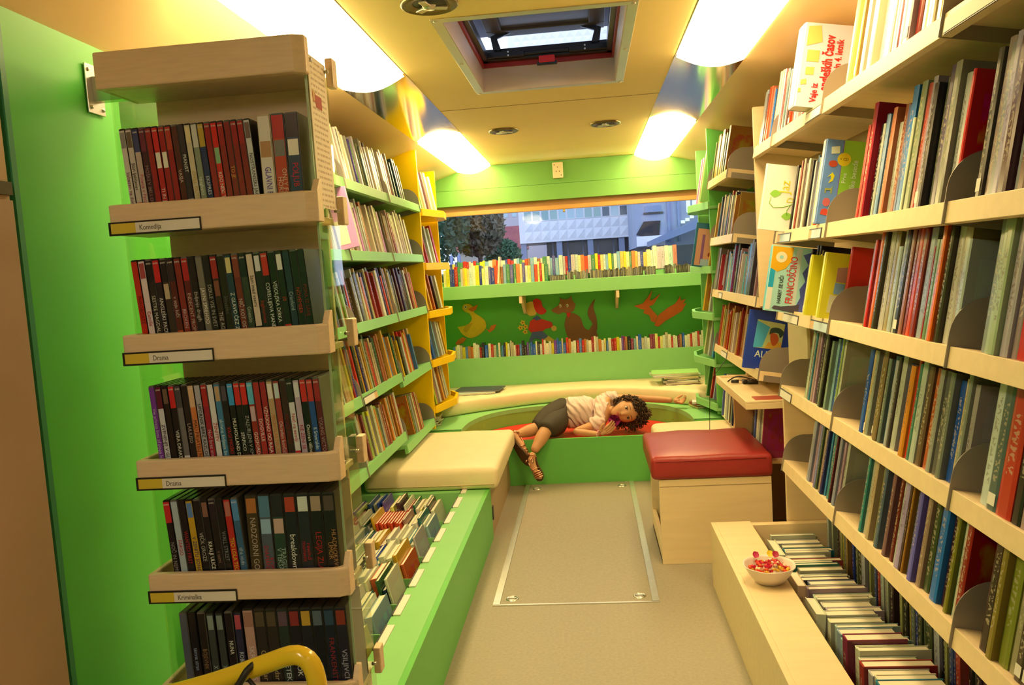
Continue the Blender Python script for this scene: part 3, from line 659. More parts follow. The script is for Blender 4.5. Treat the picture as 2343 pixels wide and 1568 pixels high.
for a in (-.085, -.03): cut('eye', ell(a, .115, .011, .014, 12), (.75, .7, .5), wo_, -.011); cut('pupil', ell(a-.003, .112, .004, .005, 8), (.02, .02, .02), wo_, -.012)
fx = thing('wall_cutout', 'picture of a leaping orange fox at the right of the wall', 'picture', (.55, YB-.002, .95))
OF = (.78, .17, .02)
cut('head', [(-.20, .06), (-.13, .075), (-.10, .11), (-.05, .175), (-.075, .10), (-.06, .095), (.01, .145), (-.05, .06), (-.10, .045), (-.14, .03)], OF, fx)
cut('body', [(-.14, .04), (-.09, .06), (-.06, .02), (-.02, -.03), (-.04, -.08), (-.07, -.07), (-.085, -.02), (-.13, .0), (-.12, .02)], (.74, .18, .02), fx, -.008)
cut('tail', [(-.05, -.10), (-.01, -.02), (.06, .03), (.12, .06), (.16, .115), (.165, .08), (.20, .09), (.18, .05), (.205, .06), (.17, .0), (.10, -.04), (.04, -.07), (-.02, -.115)], OF, fx, -.007)

# ------------------------------------------------------------------ video shelf unit (left foreground)
VX0, VX1, VY = -.973, -.533, 1.6
VB = (-.753, 1.69, .47)
vu = thing('video_rack', 'tall birch video rack with five tiers and clear side panels', 'rack', (-.753, 1.69, 0))
def vx(name, m, x0, x1, y0, y1, z0, z1, bev=.002, par=None, **k): return MB().box(x0+.753, x1+.753, y0-1.69, y1-1.69, z0, z1).build(name, m, par or vu, bev, **k)
def zz_(z): return 1.35+(z-1.35)*1.067
TZ = [zz_(1.466), zz_(1.213), zz_(.963), zz_(.730), zz_(.495)]
def lip_board(z0, z1):
    # front board with the chamfered right-hand end
    pts = [(VX0, VY), (VX1-.022, VY), (VX1, VY+.012), (VX1, VY+.034), (VX1-.014, VY+.034), (VX1-.028, VY+.017), (VX0+.012, VY+.017), (VX0+.012, VY+.15), (VX0, VY+.15)]
    return MB().prism([(x+.753, y-1.69) for x, y in pts], z0, z1)
lip_board(zz_(1.742), zz_(1.812)).build('top_board', WOODP, vu, .004)
vx('top_plate', WOODP, VX0+.012, VX1-.014, VY+.017, VY+.15, zz_(1.742), zz_(1.756))
TXT = mat('grey_print', (.12, .11, .10), .6, noise=0); YTAB = mat('yellow_tab', (.70, .55, .05), .5, noise=0)
LBT = ['Komedija', 'Drama', 'Drama', 'Kriminalka', None]
for i, z in enumerate(TZ):
    l_ = lip_board(z, z+.062).build('tier_lip', WOODP, vu, .004)
    MB().prism([(VY-1.69+.010, z), (VY-1.69+.045, z), (VY-1.69+.045, z+.088), (VY-1.69+.034, z+.088), (VY-1.69+.012, z+.062)], VX1+.753-.0135, VX1+.753+.0005, 'x').build('end_cheek', WOODP, l_, .002)
    vx('tier_shelf', WOODP, VX0+.012, VX1-.014, VY+.017, VY+.15, z, z+.014)
    if LBT[i]:
        vx('label_holder', BLK, VX0-.001, VX0+.197, VY-.004, VY-.0005, z-.002, z+.026, .0005, l_)
        vx('label_card', WHITE, VX0+.058, VX0+.195, VY-.0052, VY-.004, z+.002, z+.0225, 0, l_)
        vx('colour_tab', YTAB, VX0+.005, VX0+.058, VY-.0052, VY-.004, z+.002, z+.0225, 0, l_)
        text('lettering', LBT[i], .0155, TXT, l_, (VX0+.066+.753, VY-.0056-1.69, z+.0115), (pi/2, 0, 0), .8, 'LEFT')
vx('back_board', WOODP, VX0+.045, VX1-.03, VY+.152, VY+.165, .44, 1.83)
ar = vx('side_panel', ACRYL, VX1-.0135, VX1-.0095, VY+.036, VY+.175, .40, 1.80, 0); ar['label'] = 'clear acrylic side panel'
vx('panel_edge', ACRE, VX1-.0138, VX1-.0092, VY+.0345, VY+.036, .40, 1.80, 0, ar)
al = vx('side_panel', ACRYL, VX0+.013, VX0+.017, VY+.03, VY+.26, .40, 1.80, 0); al['label'] = 'clear acrylic side panel'
for z in TZ+[zz_(1.745)]:
    vx('rear_block', WOODP, VX1-.009, VX1+.008, VY+.160, VY+.192, z+.0, z+.062, .003)
    for yy in (VY+.045, VY+.15):
        MB().tube([(VX1-.010+.753, yy-1.69, z+.03), (VX1+.001+.753, yy-1.69, z+.03)], .0042, 10).build('screw', STEEL, vu)
for x in (VX0+.02, VX1-.045): vx('post', WOODP, x, x+.02, VY+.153, VY+.19, 0, .44)
wt = thing('charger', 'small white plug lying on top of the birch video rack', 'plug', (-.735, 1.66, zz_(1.756)+.0005)); MB().box(-.02, .014, -.012, .012, 0, .022).build('body', WHITE, wt, .004); MB().tube([(-.02, 0, .01), (-.12, .01, .006), (-.25, -.02, .004)], .003, 6).build('cord', WHITE, wt)
fl = thing('wall_bracket', 'small steel wall bracket joining video rack and green panel', 'bracket', (-1.098, 1.80, 1.82))
bx('plate', STEEL, (0, .004, -.032, .032, -.055, .055), fl, .001)
bx('arm', STEEL, (.004, .122, -.012, .012, -.028, .028), fl, .001)
for a in (-.022, .022):
    for b in (-.042, .042): MB().lathe([(0, .004), (.004, .003), (.005, 0)], n=10).build('screw', STEEL, fl).matrix_local = Matrix.Translation((.004, a, b)) @ Matrix.Rotation(pi/2, 4, 'Y')
# notice behind the acrylic
nm = bpy.data.materials.new('printed_notice'); nm.use_nodes = True; n = nm.node_tree.nodes; l = nm.node_tree.links; b = n['Principled BSDF']; b.inputs['Roughness'].default_value = .6
tcn = n.new('ShaderNodeTexCoord'); spn = n.new('ShaderNodeSeparateXYZ'); l.new(tcn.outputs['Object'], spn.inputs[0])
def mth(op, a, bb):
    x = n.new('ShaderNodeMath'); x.operation = op
    for i, v in enumerate((a, bb)):
        if isinstance(v, (int, float)): x.inputs[i].default_value = v
        else: l.new(v, x.inputs[i])
    return x.outputs[0]
fr_ = mth('FRACT', mth('MULTIPLY', spn.outputs[2], 85), 0); ln = mth('LESS_THAN', fr_, .42)
nz = n.new('ShaderNodeTexNoise'); nz.inputs['Scale'].default_value = 1; cbn = n.new('ShaderNodeCombineXYZ'); l.new(mth('MULTIPLY', spn.outputs[1], 160), cbn.inputs[0]); l.new(mth('FLOOR', mth('MULTIPLY', spn.outputs[2], 85), 0), cbn.inputs[1]); l.new(cbn.outputs[0], nz.inputs['Vector'])
ink = mth('MULTIPLY', mth('MULTIPLY', ln, mth('GREATER_THAN', nz.outputs[0], .47)), mth('LESS_THAN', mth('ABSOLUTE', spn.outputs[1], 0), .044))
mx = n.new('ShaderNodeMix'); mx.data_type = 'RGBA'; mx.inputs['A'].default_value = (.80, .72, .62, 1); mx.inputs['B'].default_value = (.32, .20, .12, 1); l.new(mth('MULTIPLY', ink, .7), mx.inputs['Factor']); l.new(mx.outputs['Result'], b.inputs['Base Color'])
no = thing('notice_sheet', 'printed white notice sheet on the clear side of the video rack', 'notice', (VX1-.0080, VY+.098, 1.66))
bx('sheet', nm, (-.0008, .0008, -.056, .056, -.155, .155), no)
bx('logo', mat('dark_red_print', (.40, .03, .02), .6, noise=.1), (.0008, .0012, -.025, .014, .052, .078), no)
bx('logo', mat('sand_print', (.60, .42, .15), .6, noise=.1), (.0008, .0012, -.042, -.027, .062, .085), no)
text('lettering', 'U', .030, mat('red_print', (.5, .04, .02), noise=0), no, (.0013, -.034, .070), (pi/2, 0, pi/2))

# ------------------------------------------------------------------ yellow handrail at the bottom left
hr = thing('handrail', 'bent yellow tubular handrail in front of the video rack', 'handrail', (-.50, 1.28, 0))
pp = smooth_poly([(0, 0)]*1+[(1, 1)], 1)
def arc3(pts, r, n=7):
    out = [Vector(pts[0])]
    for i in range(1, len(pts)-1):
        a, b, c = Vector(pts[i-1]), Vector(pts[i]), Vector(pts[i+1]); u = (a-b).normalized(); v = (c-b).normalized()
        p0 = b+u*r; p1 = b+v*r
        for k in range(n+1):
            t = k/n; out.append(p0*(1-t)**2+b*2*t*(1-t)+p1*t*t)
    out.append(Vector(pts[-1])); return out
MB().tube(arc3([(-.62, .12, 0), (-.62, .12, .52), (-.18, .02, .668), (-.002, -.0, .735), (.012, 0, .60), (.012, 0, .0)], .055), .0165, 18).build('tube', YTUBE, hr)
bl = MB().tube(arc3([(-.135, -.004, .672), (-.128, -.022, .676), (-.112, -.012, .702), (-.104, .012, .706), (-.112, .02, .68)], .008), .006, 8)
bl.tube(arc3([(-.125, -.018, .678), (-.15, -.022, .64), (-.165, -.02, .60), (-.16, -.01, .50)], .02), .004, 8)
bl.tube(arc3([(-.108, -.018, .69), (-.088, -.022, .668), (-.080, -.02, .650)], .01), .0035, 8)
bl.build('strap', mat('black_strap', (.012, .010, .012), .5, noise=0), hr)

# ------------------------------------------------------------------ bowl of sweets
bo = thing('bowl', 'round white plastic bowl on the ledge of the cream trough box', 'bowl', (.545, 2.66, .2695))
sc_ = lambda a, r, z: 1+.035*abs(sin(a*3.0+.5))*(1 if z > .03 else .3)
MB().lathe([(0, .002), (.035, 0), (.045, .002), (.062, .025), (.075, .055), (.079, .060), (.083, .061), (.083, .058), (.078, .053), (.066, .028), (.05, .008), (0, .006)], n=48, fn=sc_).build('bowl_shell', mat('white_plastic', (.84, .74, .70), .3, noise=0), bo)
random.seed(5)
cols = [(.72, .03, .01), (.80, .10, .02), (.55, .01, .04), (.82, .45, .02), (.85, .70, .50), (.70, .02, .08)]
for i in range(70):
    a = random.uniform(0, 2*pi); r = .062*random.random()**.5; z = .040+.022*(1-(r/.064)**2)+random.uniform(-.005, .004)
    s = random.uniform(.005, .008)
    b = MB(); vs = [(-1.5*s, -s*.4, -s*.4), (-1.5*s, s*.4, s*.4), (-.8*s, -s*.2, 0), (-.8*s, s*.2, 0)]
    b.tube([(-s*1.2, 0, 0), (-s, 0, 0), (-s*.5, 0, 0), (s*.5, 0, 0), (s, 0, 0), (s*1.2, 0, 0)], [s*.9, .3*s, s*.75, s*.75, .3*s, s*.9], 6)
    b.v = [tuple(v) for v in b.v]
    c = cols[i % 6]
    nm_ = {0: 'red', 1: 'orange-red', 2: 'dark red', 3: 'yellow', 4: 'clear-wrapped pale', 5: 'crimson'}[i % 6]
    o = b.build('sweet', mat('foil_%d' % (i % 6), c, .25, noise=0), None)
    o.location = (.545+r*cos(a), 2.66+r*sin(a), .2695+z); o.rotation_euler = (random.uniform(0, 3), random.uniform(-.5, .5), random.uniform(0, 6))
    o['label'] = 'small %s wrapped sweet in the white bowl' % nm_; o['category'] = 'sweet'; o['group'] = '%s wrapped sweets in the white bowl' % nm_
for i, (a, b_c) in enumerate(((2.1, (.50, .0, .08)), (1.3, (.85, .60, .02)), (1.0, (.45, .0, .06)))):
    q = MB(); n0 = 9
    vs = [(0, 0, .004)]+[(.011*cos(2*pi*k/n0), .009*sin(2*pi*k/n0), .010+.009*sin(2*pi*k/n0)+.002*(k % 2)) for k in range(n0)]
    q.add(vs, [(0, 1+k, 1+(k+1) % n0) for k in range(n0)], 0, True)
    o = q.build('petal', mat('petal_%d' % i, b_c, .5, noise=.1)); o.location = (.545+.062*cos(a), 2.66+.062*sin(a), .2695+.062)
    o['label'] = ['crimson flower petal at the left rim of the white bowl', 'yellow flower petal at the far rim of the white bowl', 'dark crimson petal beside the yellow petal in the bowl'][i]; o['category'] = 'petal'

# ------------------------------------------------------------------ books
def colname(h):
    r, g, b = [int(h[i:i+2], 16) for i in (0, 2, 4)]
    mx_, mn = max(r, g, b), min(r, g, b); s = (mx_-mn)/max(mx_, 1)
    if mx_ < 62: return 'black'
    import colorsys
    hu = colorsys.rgb_to_hsv(r/255, g/255, b/255)[0]*360
    if mx_ > 205 and s < .35: return 'cream-white'
    if b > r*1.05 and b >= g: return ('dark ' if mx_ < 110 else '')+('blue' if b > r*1.35 else 'purple')
    if s < .18: return 'dark grey' if mx_ < 100 else 'grey'
    if g > r*1.06: return ('dark ' if mx_ < 100 else '')+('teal' if b > r*1.1 else 'green')
    if r > g*1.8 and s > .6:
        if hu > 12 and hu < 40 and mx_ > 150: return 'orange'
        return 'dark red' if mx_ < 150 else 'red'
    if hu < 20 or hu > 330: return ('dark brown' if mx_ < 90 else 'reddish brown') if mx_ < 165 else 'pink'
    if mx_ > 185 and s > .6: return 'yellow' if hu > 38 else 'orange'
    if mx_ > 150: return 'tan'
    if hu > 45 and mx_ < 150: return 'olive'
    return 'brown' if mx_ > 85 else 'dark brown'
def ordn(i):
    return '%d%s' % (i, 'th' if 10 <= i % 100 <= 20 else {1: 'st', 2: 'nd', 3: 'rd'}.get(i % 10, 'th'))
_u = MB(); _u.prism([(0, .22), (.012, 0), (1, 0), (1, .09), (.03, .09), (.03, .91), (1, .91), (1, 1), (.012, 1), (0, .78)], 0, 1, mi=0)
_u.box(.03, .975, .09, .91, .012, .990, 1)
BOOK1 = _u.mesh('book', [COVER, PAGES])                     # covers and page block together (small in view)
_u = MB(); _u.prism([(0, .22), (.012, 0), (1, 0), (1, .09), (.03, .09), (.03, .91), (1, .91), (1, 1), (.012, 1), (0, .78)], 0, 1)
BOOKC = _u.mesh('book', COVER)
PAGE = MB().box(.03, .975, .09, .91, .012, .990).mesh('pages', PAGES)
TAG = MB().box(-.004, 0, .12, .88, .04, .13).mesh('spine_label', WHITE)
def book(name, label, cat, group, loc, rot, dims, hexc, parts=False, tag=False, k=1.0):
    o = link(name, BOOKC if parts else BOOK1, None, label, cat, group, loc=loc, rot=rot, scale=dims)
    c_ = alb(hexc, k); o.color = (c_[0], c_[1]*.95, c_[2]*.78, 1)
    if parts: link('pages', PAGE, o)
    if tag: link('spine_label', TAG, o)
    return o
def size(th, h): return 'thick' if th > .034 else ('thin' if th < .018 else ('tall' if h > .27 else ''))
def row(name, cat, noun, place, side, xf, ztop, y0, y1, seq, rng, prot=.012, parts=True, tagp=.10, start=0, k=1.0, tilt=T, gap=.0009, group=None, hmax=.34, depth=(.15, .21), jit=.012):
    """fill from the far end y1 towards the near end y0; seq of (hex, thickness mm, height cm) is repeated"""
    if name == 'book' and ztop in (RZ[3], RZ[4], RZ[5]): hmax = min(hmax, .262)
    if name == 'picture_book': hmax = min(hmax, .258)
    y = y1; i = 0; n = start; thk = .92 if name == 'book' else 1.0
    while True:
        h_, th, ht_ = seq[i % len(seq)]; th = thk*th/1000*(1 if i < len(seq) else rng.uniform(.8, 1.2)); ht = min(hmax, ht_/100*(1 if i < len(seq) else rng.uniform(.95, 1.05)))
        if y-th < y0:
            if y-y0 < .008: break
            th = y-y0
        i += 1; n += 1
        p = prot+rng.uniform(-jit, jit); dep = rng.uniform(*depth)
        d0 = max(.002, p)
        x = xf+side*(d0*cos(tilt)); z = ztop-d0*sin(tilt)+.0006
        # colour changes inside one named family keep every jacket a little different
        if side > 0: loc = (x, y-th, z); rot = (0, tilt, 0)
        else: loc = (x, y, z); rot = (0, tilt, pi)
        lab = ('%s %s %s, %s from far end, %s' % (size(th, ht), colname(h_), noun, ordn(n), place)).strip()
        book(name, lab, cat, group or '%ss on the %s' % (noun, place), loc, rot, (dep, th-gap, ht), h_, parts, parts and rng.random() < tagp, k)
        y -= th
    return n
rng = random.Random(11)
def S(s, th=(15, 30), h=(20, 27), seed=1):
    r = random.Random(seed); out = []
    for t in s.split():
        q = t.split(':'); out.append((q[0], float(q[1]) if len(q) > 1 else r.uniform(*th), float(q[2]) if len(q) > 2 else r.uniform(*h)))
    return out
# ---- cream bookcase, right wall
W1 = 'fff0d0 fff4d8:24 f0e0c8 fff0d8:34 a05848:14 fff0e0 c87868:18 fff4e0:20 b09080:18 8a2818:28 fff0d0 fff8e0 3a2040:14'
n = row('book', 'book', 'book', 'top shelf of cream bookcase', 1, XFR, RZ[1], 2.86, 3.62, S('c02010:16:22 804030:22:21 a89878:20:22 687058:20:21 b0a890:24:22 806048:18:20 e05018:20:23 c84018:26:22 d86838:22:22 a87850:18:21 306890:22:20 403828:20:21 c0b090:24:22 f0a080:20:24 f8d0a0:26:25 fff0c0:30:25 d01818:40:24 e8b0a0:20:24 c86878:14:24', seed=3), rng, hmax=.25)
n = row('book', 'book', 'book', 'top shelf of cream bookcase', 1, XFR, RZ[1], 1.772, 2.385, S('f8c050:34:27 d8a040:20:26 685850:34:22 e8d8a8:28:23 b8a088:30:25 fff0d0:38:23 fff8e0:26:24 fff0d0:24:26 e8d8b0:32:26 f8f0c0:36:27 f8f0d0:20:26 a05848:22:26 fff0e0:26:26 c87868:18:25 fff0e0:24:26 d8b0a0:40:26 902818:34:27 fff0d0:26:26 fff8e0:30:26 403048:26:27 fff0d0:26:24', seed=4), rng, start=n, hmax=.265, k=1.0)
row('book', 'book', 'book', 'top shelf of cream bookcase', 1, XFR, RZ[1], 1.44, 1.70, S('d09020:12 fff0d0:22 f8e8c8:26 fff0e0:26 e8e0c8:24 fff0d0:30 a83838:30 f0e0c0:28 fff0d0:30', h=(23, 26), seed=5), rng, start=n, hmax=.26)
n = row('book', 'book', 'book', 'second shelf of cream bookcase', 1, XFR, RZ[2], 2.80, 3.14, S('302018:16:24 e8d8b0:10:23 388088:12:24 286878:14:25 c8b890:10:22 a84830:14:25 788890:14:24 d8b040:14:22 b82018:12:25 c0a070:24:25 a82828:14:25 50302c:16:23 e8d088:18:24 384068:16:22 f0d890:16:24', seed=6), rng, depth=(.18, .2))
n = row('book', 'book', 'book', 'second shelf of cream bookcase', 1, XFR, RZ[2], 1.772, 2.40, S('c8a830:8:23 d82018:20:26 a89078:30:22 b01820:36:31 302c24:40:25 405868:24:27 b8a878:16:24 7890b8:24:26 483830:20:25 c86830:28:27 b0a070:26:23 903818:30:27 d8c098:16:23 385068:22:26 1870a8:36:30 e8d8c0:14:22 888850:38:30 b02818:24:29 a89080:26:30 201820:24:28 706840:32:29 a88850:30:30 504048:32:30 8c8058:34:30 b8a880:30:27', seed=7), rng, start=n, depth=(.17, .22), prot=.015)
row('book', 'book', 'book', 'second shelf of cream bookcase', 1, XFR, RZ[2], 1.44, 1.68, S('403828:24 a08060:30 888068:30 a89088:26 481820:34 c0b090:26 683818:30 b88838:30', h=(28, 30), seed=8), rng, start=n, depth=(.17, .22))
n = row('book', 'book', 'book', 'third shelf of cream bookcase', 1, XFR, RZ[3], 2.83, 3.0, S('f0d020:14:20 e8e0d0:10:20 302820:20:23', seed=9), rng, depth=(.15, .17), start=0)
n = row('book', 'book', 'book', 'third shelf of cream bookcase', 1, XFR, RZ[3], 1.772, 2.35, S('b01818:8:21 687838:22:23 d81c10:20:24 a89878:24:24 f06010:24:28 403018:22:26 c8b080:38:27 a88848:32:26 b0a880:30:22 b8a878:20:26 282420:30:26 a05838:26:26 902018:24:28 d03810:28:26 901c10:30:27 989078:40:26', seed=10), rng, start=n, depth=(.17, .2))
n = row('book', 'book', 'book', 'third shelf of cream bookcase', 1, XFR, RZ[3], 1.44, 1.68, S('8c8868:36:27 b0b078:28:26 a8a868:28:26 b09880:32:27 907058:28:27 c81808:46:27 281818:24:26 c8b080:30 a03020:30', seed=12), rng, start=n, depth=(.17, .2))
n = row('book', 'book', 'book', 'fourth shelf of cream bookcase', 1, XFR, RZ[4], 2.62, 3.02, S('a8a848:12:25 b0a880:14:25 909870:22:25 c8b878:18:24 a08068:26:25 487868:14:24 b89070:16:24 a88060:20:25 b88878:18:25 403828:30:24 c09070:22:25 604890:20:25 908050:14:25 302818:22:24 a09048:24:22 889060:18:23 90a888:22:24 285890:36:24', seed=13), rng, depth=(.16, .2))
n = row('book', 'book', 'book', 'fourth shelf of cream bookcase', 1, XFR, RZ[4], 1.772, 2.39, S('184878:34:24 d0a860:14:24 908860:20:24 a89070:24:23 906020:34:24 806030:30:25 707050:22:23 385858:28:24 b0a080:18:23 483028:16:24 b8a878:34:25 5868a0:18:23 887850:34:23 d87c18:32:23 d83818:14:25 487048:20:24 b8b080:32:25 684828:34:24 b04818:36:24 a09068:24:24 504838:36:24 787050:26:24', seed=14), rng, start=n, depth=(.17, .21))
row('book', 'book', 'book', 'fourth shelf of cream bookcase', 1, XFR, RZ[4], 1.44, 1.68, S('c8c0a8:40:27 586048:40:27 c03018:60:27 302018:34:26 a88060:30 d0b890:30', seed=15), rng, start=n, depth=(.17, .21))
n = row('book', 'book', 'book', 'fifth shelf of cream bookcase', 1, XFR, RZ[5], 2.62, 3.01, S('501818:16:22 b0a080:12:22 908878:24:23 b88878:18:22 b8a878:20:23 d88050:14:23 483828:20:22 8a8088:20:23 586038:16:23 383028:26:23 a88a58:26:22 303048:22:23 508890:14:22 584828:22:22 388060:30:26 c8b078:22:24', seed=16), rng, depth=(.15, .18))
n = row('book', 'book', 'book', 'fifth shelf of cream bookcase', 1, XFR, RZ[5], 1.772, 2.42, S('388060:22:25 c8b078:18:24 981008:30:25 c8a060:24:24 706850:20:23 a09028:12:23 c82818:18:24 586058:28:24 a890a0:18:25 a07018:26:24 805040:26:24 d0c090:20:24 701c10:24:24 b8b080:26:24 b090a8:30:25 482018:16:23 a86818:10:24 484830:36:26 7060a0:26:25 b82018:12:25 a07850:28:25 404820:36:26 c85010:24:25 2868a8:40:25 401c18:40:26 807018:20:25', seed=17), rng, start=n, depth=(.16, .2))
row('book', 'book', 'book', 'fifth shelf of cream bookcase', 1, XFR, RZ[5], 1.46, 1.68, S('381810:40:26 907020:24:25 888020:40:26 a08850:30:25 503820:30:25', seed=18), rng, start=n, depth=(.16, .2))
row('book', 'book', 'book', 'lowest shelf of cream bookcase', 1, .885, .051, 1.75, 3.24, S('b8b080:26:30 988860:26:32 301c14:20:28 a8a068:18:31 402820:32:32 603828:50:32 a89848:22:33 302c18:34:32 988020:20:33 707050:30:30 a87830:20:31 304070:28:31 484828:30:33 807848:20:32 989030:14:33 484820:60:34 b8a888:40:33 181410:50:33 a89848:16:32 b0a878:20:30 485060:26:30 283050:20:30 a83820:26:29', seed=19), rng, tilt=0, depth=(.11, .12), parts=False, hmax=.36)

# ---- large books shown cover-out or standing proud of the shelf
def big(label, x, y, z, wd, ht, th, hexc, tilt=T, cat='book', lean=0, tag=False, yaw=0, spine_hex=None):
    """front cover faces the camera side (-y); width runs into the shelf"""
    t = thing('large_book', label, cat, (x, y, z), (lean, tilt, yaw))
    cm = mat('jacket_'+hexc, alb(hexc), .3, noise=.02)
    q = MB().prism([(0, .15*th), (.004, 0), (wd, 0), (wd, .0025), (.004, .0025), (.004, th-.0025), (wd, th-.0025), (wd, th), (.004, th), (0, .85*th)], 0, ht)
    q.build('cover', cm, t); MB().box(.0045, wd-.004, .0026, th-.0026, .003, ht-.003).build('pages', PAGES, t)
    if spine_hex: MB().box(-.0008, .0, .1*th, .9*th, .004, ht-.004).build('spine', mat('jacket_'+spine_hex, alb(spine_hex), .35), t)
    return t
def pan(t, name, hexc, x0, x1, z0, z1, e=.0008):
    return MB().box(x0, x1, -e, 0, z0, z1).build(name, mat('print_'+hexc, alb(hexc), .4, noise=.03), t)
def shp(t, name, hexc, pts, e=.0012):
    n_ = len(pts); area = sum(pts[i][0]*pts[(i+1) % n_][1]-pts[(i+1) % n_][0]*pts[i][1] for i in range(n_))
    if area < 0: pts = pts[::-1]
    return MB().prism(pts, -e, -.0002, 'y').build(name, mat('print_'+hexc, alb(hexc), .4, noise=.03), t)
VR = (pi/2, -pi/2, 0)
def tx(t, s, size_, hexc, x, z, sx=1, rot=VR, e=.0014, **k): return text('lettering', s, size_, mat('print_'+hexc, alb(hexc), .4, noise=.03), t, (x, -e, z), rot, sx, **k)
b = big('thick white boxed book with red lettering standing proud on the top cream shelf', .690, 2.73, RZ[1]+.006, .195, .262, .085, 'd8b898', spine_hex='ffffff')
tx(b, 'Vaje iz', .028, 'c02010', .055, .046, .8, bold=.0008); tx(b, 'angleških časov', .044, 'c02010', .084, .142, .62, bold=.0012)
tx(b, 'za 3. in 4. letnik', .030, 'c02010', .116, .150, .70, bold=.0008); tx(b, 'srednje šole', .026, 'c02010', .146, .100, .72, bold=.0006)
for pp_ in ([(.012, .190), (.060, .205), (.050, .255), (.012, .250)], [(.018, .142), (.056, .142), (.056, .178), (.018, .178)], [(.020, .10), (.046, .102), (.046, .126), (.020, .124)], [(.010, .068), (.028, .072), (.026, .088), (.010, .084)], [(.004, .044), (.014, .046), (.013, .058), (.004, .056)]): shp(b, 'picture', 'e0a840', pp_)
b = big('red picture book behind the white boxed book on the top cream shelf', .765, 2.83, RZ[1]-.008, .18, .268, .014, 'd81810')
for a in (.04, .10, .15): shp(b, 'picture', 'f0d8a0', ell(a, .235, .016, .022, 10))
b = big('tall orange picture book beside the white boxed book on top shelf', .752, 2.392, RZ[1]+.001, .22, .272, .022, 'e8b050'); tx(b, 'JURČEK', .03, '7a4020', .05, .10, .8)
b = big('blue and green picture dictionary with a banana cover on the second shelf', .735, 2.70, RZ[2]+.004, .165, .268, .03, '7088b8', spine_hex='c8b890')
pan(b, 'cover_band', '98b828', .056, .150, 0, .268); pan(b, 'cover_band', 'e8c898', .152, .165, 0, .268); pan(b, 'cover_band', '9040a0', .0545, .0565, 0, .268)
shp(b, 'sticker', 'e8b818', ell(.062, .208, .021, .021, 20), .0018); tx(b, '+ CD', .013, '504010', .062, .208, .9, (pi/2, 0, 0), .002)
tx(b, 'Prve', .020, 'e8e0c0', .070, .150, .9, e=.002); tx(b, 'nemške besede', .024, 'e8e0c0', .098, .145, .85, e=.002)
shp(b, 'banana', 'e8c818', [(.018, .148), (.032, .165), (.040, .155), (.036, .138), (.024, .130), (.030, .145), (.028, .155)]); shp(b, 'bear', 'c84820', ell(.030, .192, .014, .011, 10)); shp(b, 'card', 'e8e0d8', [(.020, .222), (.046, .226), (.044, .248), (.018, .244)])
shp(b, 'chair', 'a89830', [(.016, .098), (.020, .098), (.020, .108), (.034, .108), (.034, .098), (.038, .098), (.038, .122), (.034, .114), (.020, .114), (.016, .114)]); shp(b, 'toy', 'd86048', ell(.026, .070, .012, .014, 9)); shp(b, 'jumper', 'e04828', [(.012, .030), (.034, .028), (.036, .046), (.026, .050), (.014, .046)])
b = big('white book with green vine and yellow title proud of the second shelf', .652, 3.16, RZ[2]+.012, .145, .245, .018, 'fff4d8')
tx(b, 'Jaz', .052, 'e8c018', .078, .165, .85); tx(b, 'D', .036, 'e8c018', .104, .118, .8)
for c_, a in ((.045, .135), (.098, .055)): shp(b, 'leaf', '98b830', smooth_poly([(c_-.020, a), (c_-.004, a+.016), (c_+.022, a+.006), (c_, a-.012), (c_-.020, a)], 3))
MB().tube([(.03, -.001, .125), (.028, -.001, .10), (.045, -.001, .085), (.08, -.001, .09), (.105, -.001, .10), (.125, -.001, .115)], .0014, 5).build('vine', mat('print_98b830', alb('98b830')), b)
MB().tube([(.105, -.001, .098), (.095, -.001, .08), (.098, -.001, .06)], .0012, 5).build('vine', mat('print_98b830', alb('98b830')), b)
b = big('pale blue language book with orange disc corner and tall red title', .640, 3.06, RZ[3]+.012, .205, .242, .016, 'b0c8d0', spine_hex='58b8b0')
pan(b, 'cover_band', '2098d0', .004, .022, .088, .156, .0010); pan(b, 'cover_band', 'f0d0b0', .004, .022, .006, .086, .0010)
shp(b, 'disc_corner', 'f0a010', [(.004, .158), (.030, .146), (.058, .160), (.076, .190), (.078, .238), (.004, .238)], .0011); shp(b, 'disc', 'f8d080', ell(.038, .200, .020, .020, 20), .0016); shp(b, 'disc_hole', 'a8c8c0', ell(.038, .200, .007, .007, 14), .002)
tx(b, 'HARRY SE UČI', .019, '302420', .050, .082, .85, bold=.0003); tx(b, 'FRANCOŠČINO', .036, 'd02820', .086, .120, .68, bold=.0004)
shp(b, 'skyline', '585878', [(.110, .02), (.125, .06), (.118, .09), (.135, .12), (.120, .15), (.138, .18), (.115, .215), (.16, .235), (.204, .235), (.204, .0), (.12, .0)]); shp(b, 'tower', '504038', [(.028, .012), (.036, .022), (.06, .020), (.11, .03), (.125, .036), (.125, .0), (.06, .006), (.036, .008)], .0016)
pan(b, 'cover_band', 'd8c8a0', .090, .11, .005, .238, .0005)
shy = lambda t, nm_, h_, pts, e=.0012: shp(t, nm_, h_, [(a_*.62+.004, b_) for a_, b_ in pts], e)
b = big('yellow picture book with a little cartoon standing third on the third shelf', .728, 2.68, RZ[3]+.003, .165, .212, .020, 'e8c820', spine_hex='f0d840')
shy(b, 'picture', 'c88858', [(.060, .12), (.11, .12), (.11, .17), (.060, .165)]); shy(b, 'picture', '88a0a0', [(.055, .082), (.105, .078), (.108, .115), (.058, .118)]); shy(b, 'picture', 'e0c878', [(.035, .02), (.10, .02), (.105, .075), (.04, .078)]); shy(b, 'picture', 'c84028', ell(.082, .05, .014, .018, 10), .0016); shy(b, 'picture', '7c8838', [(.11, .10), (.16, .08), (.162, .20), (.13, .20), (.112, .16)])
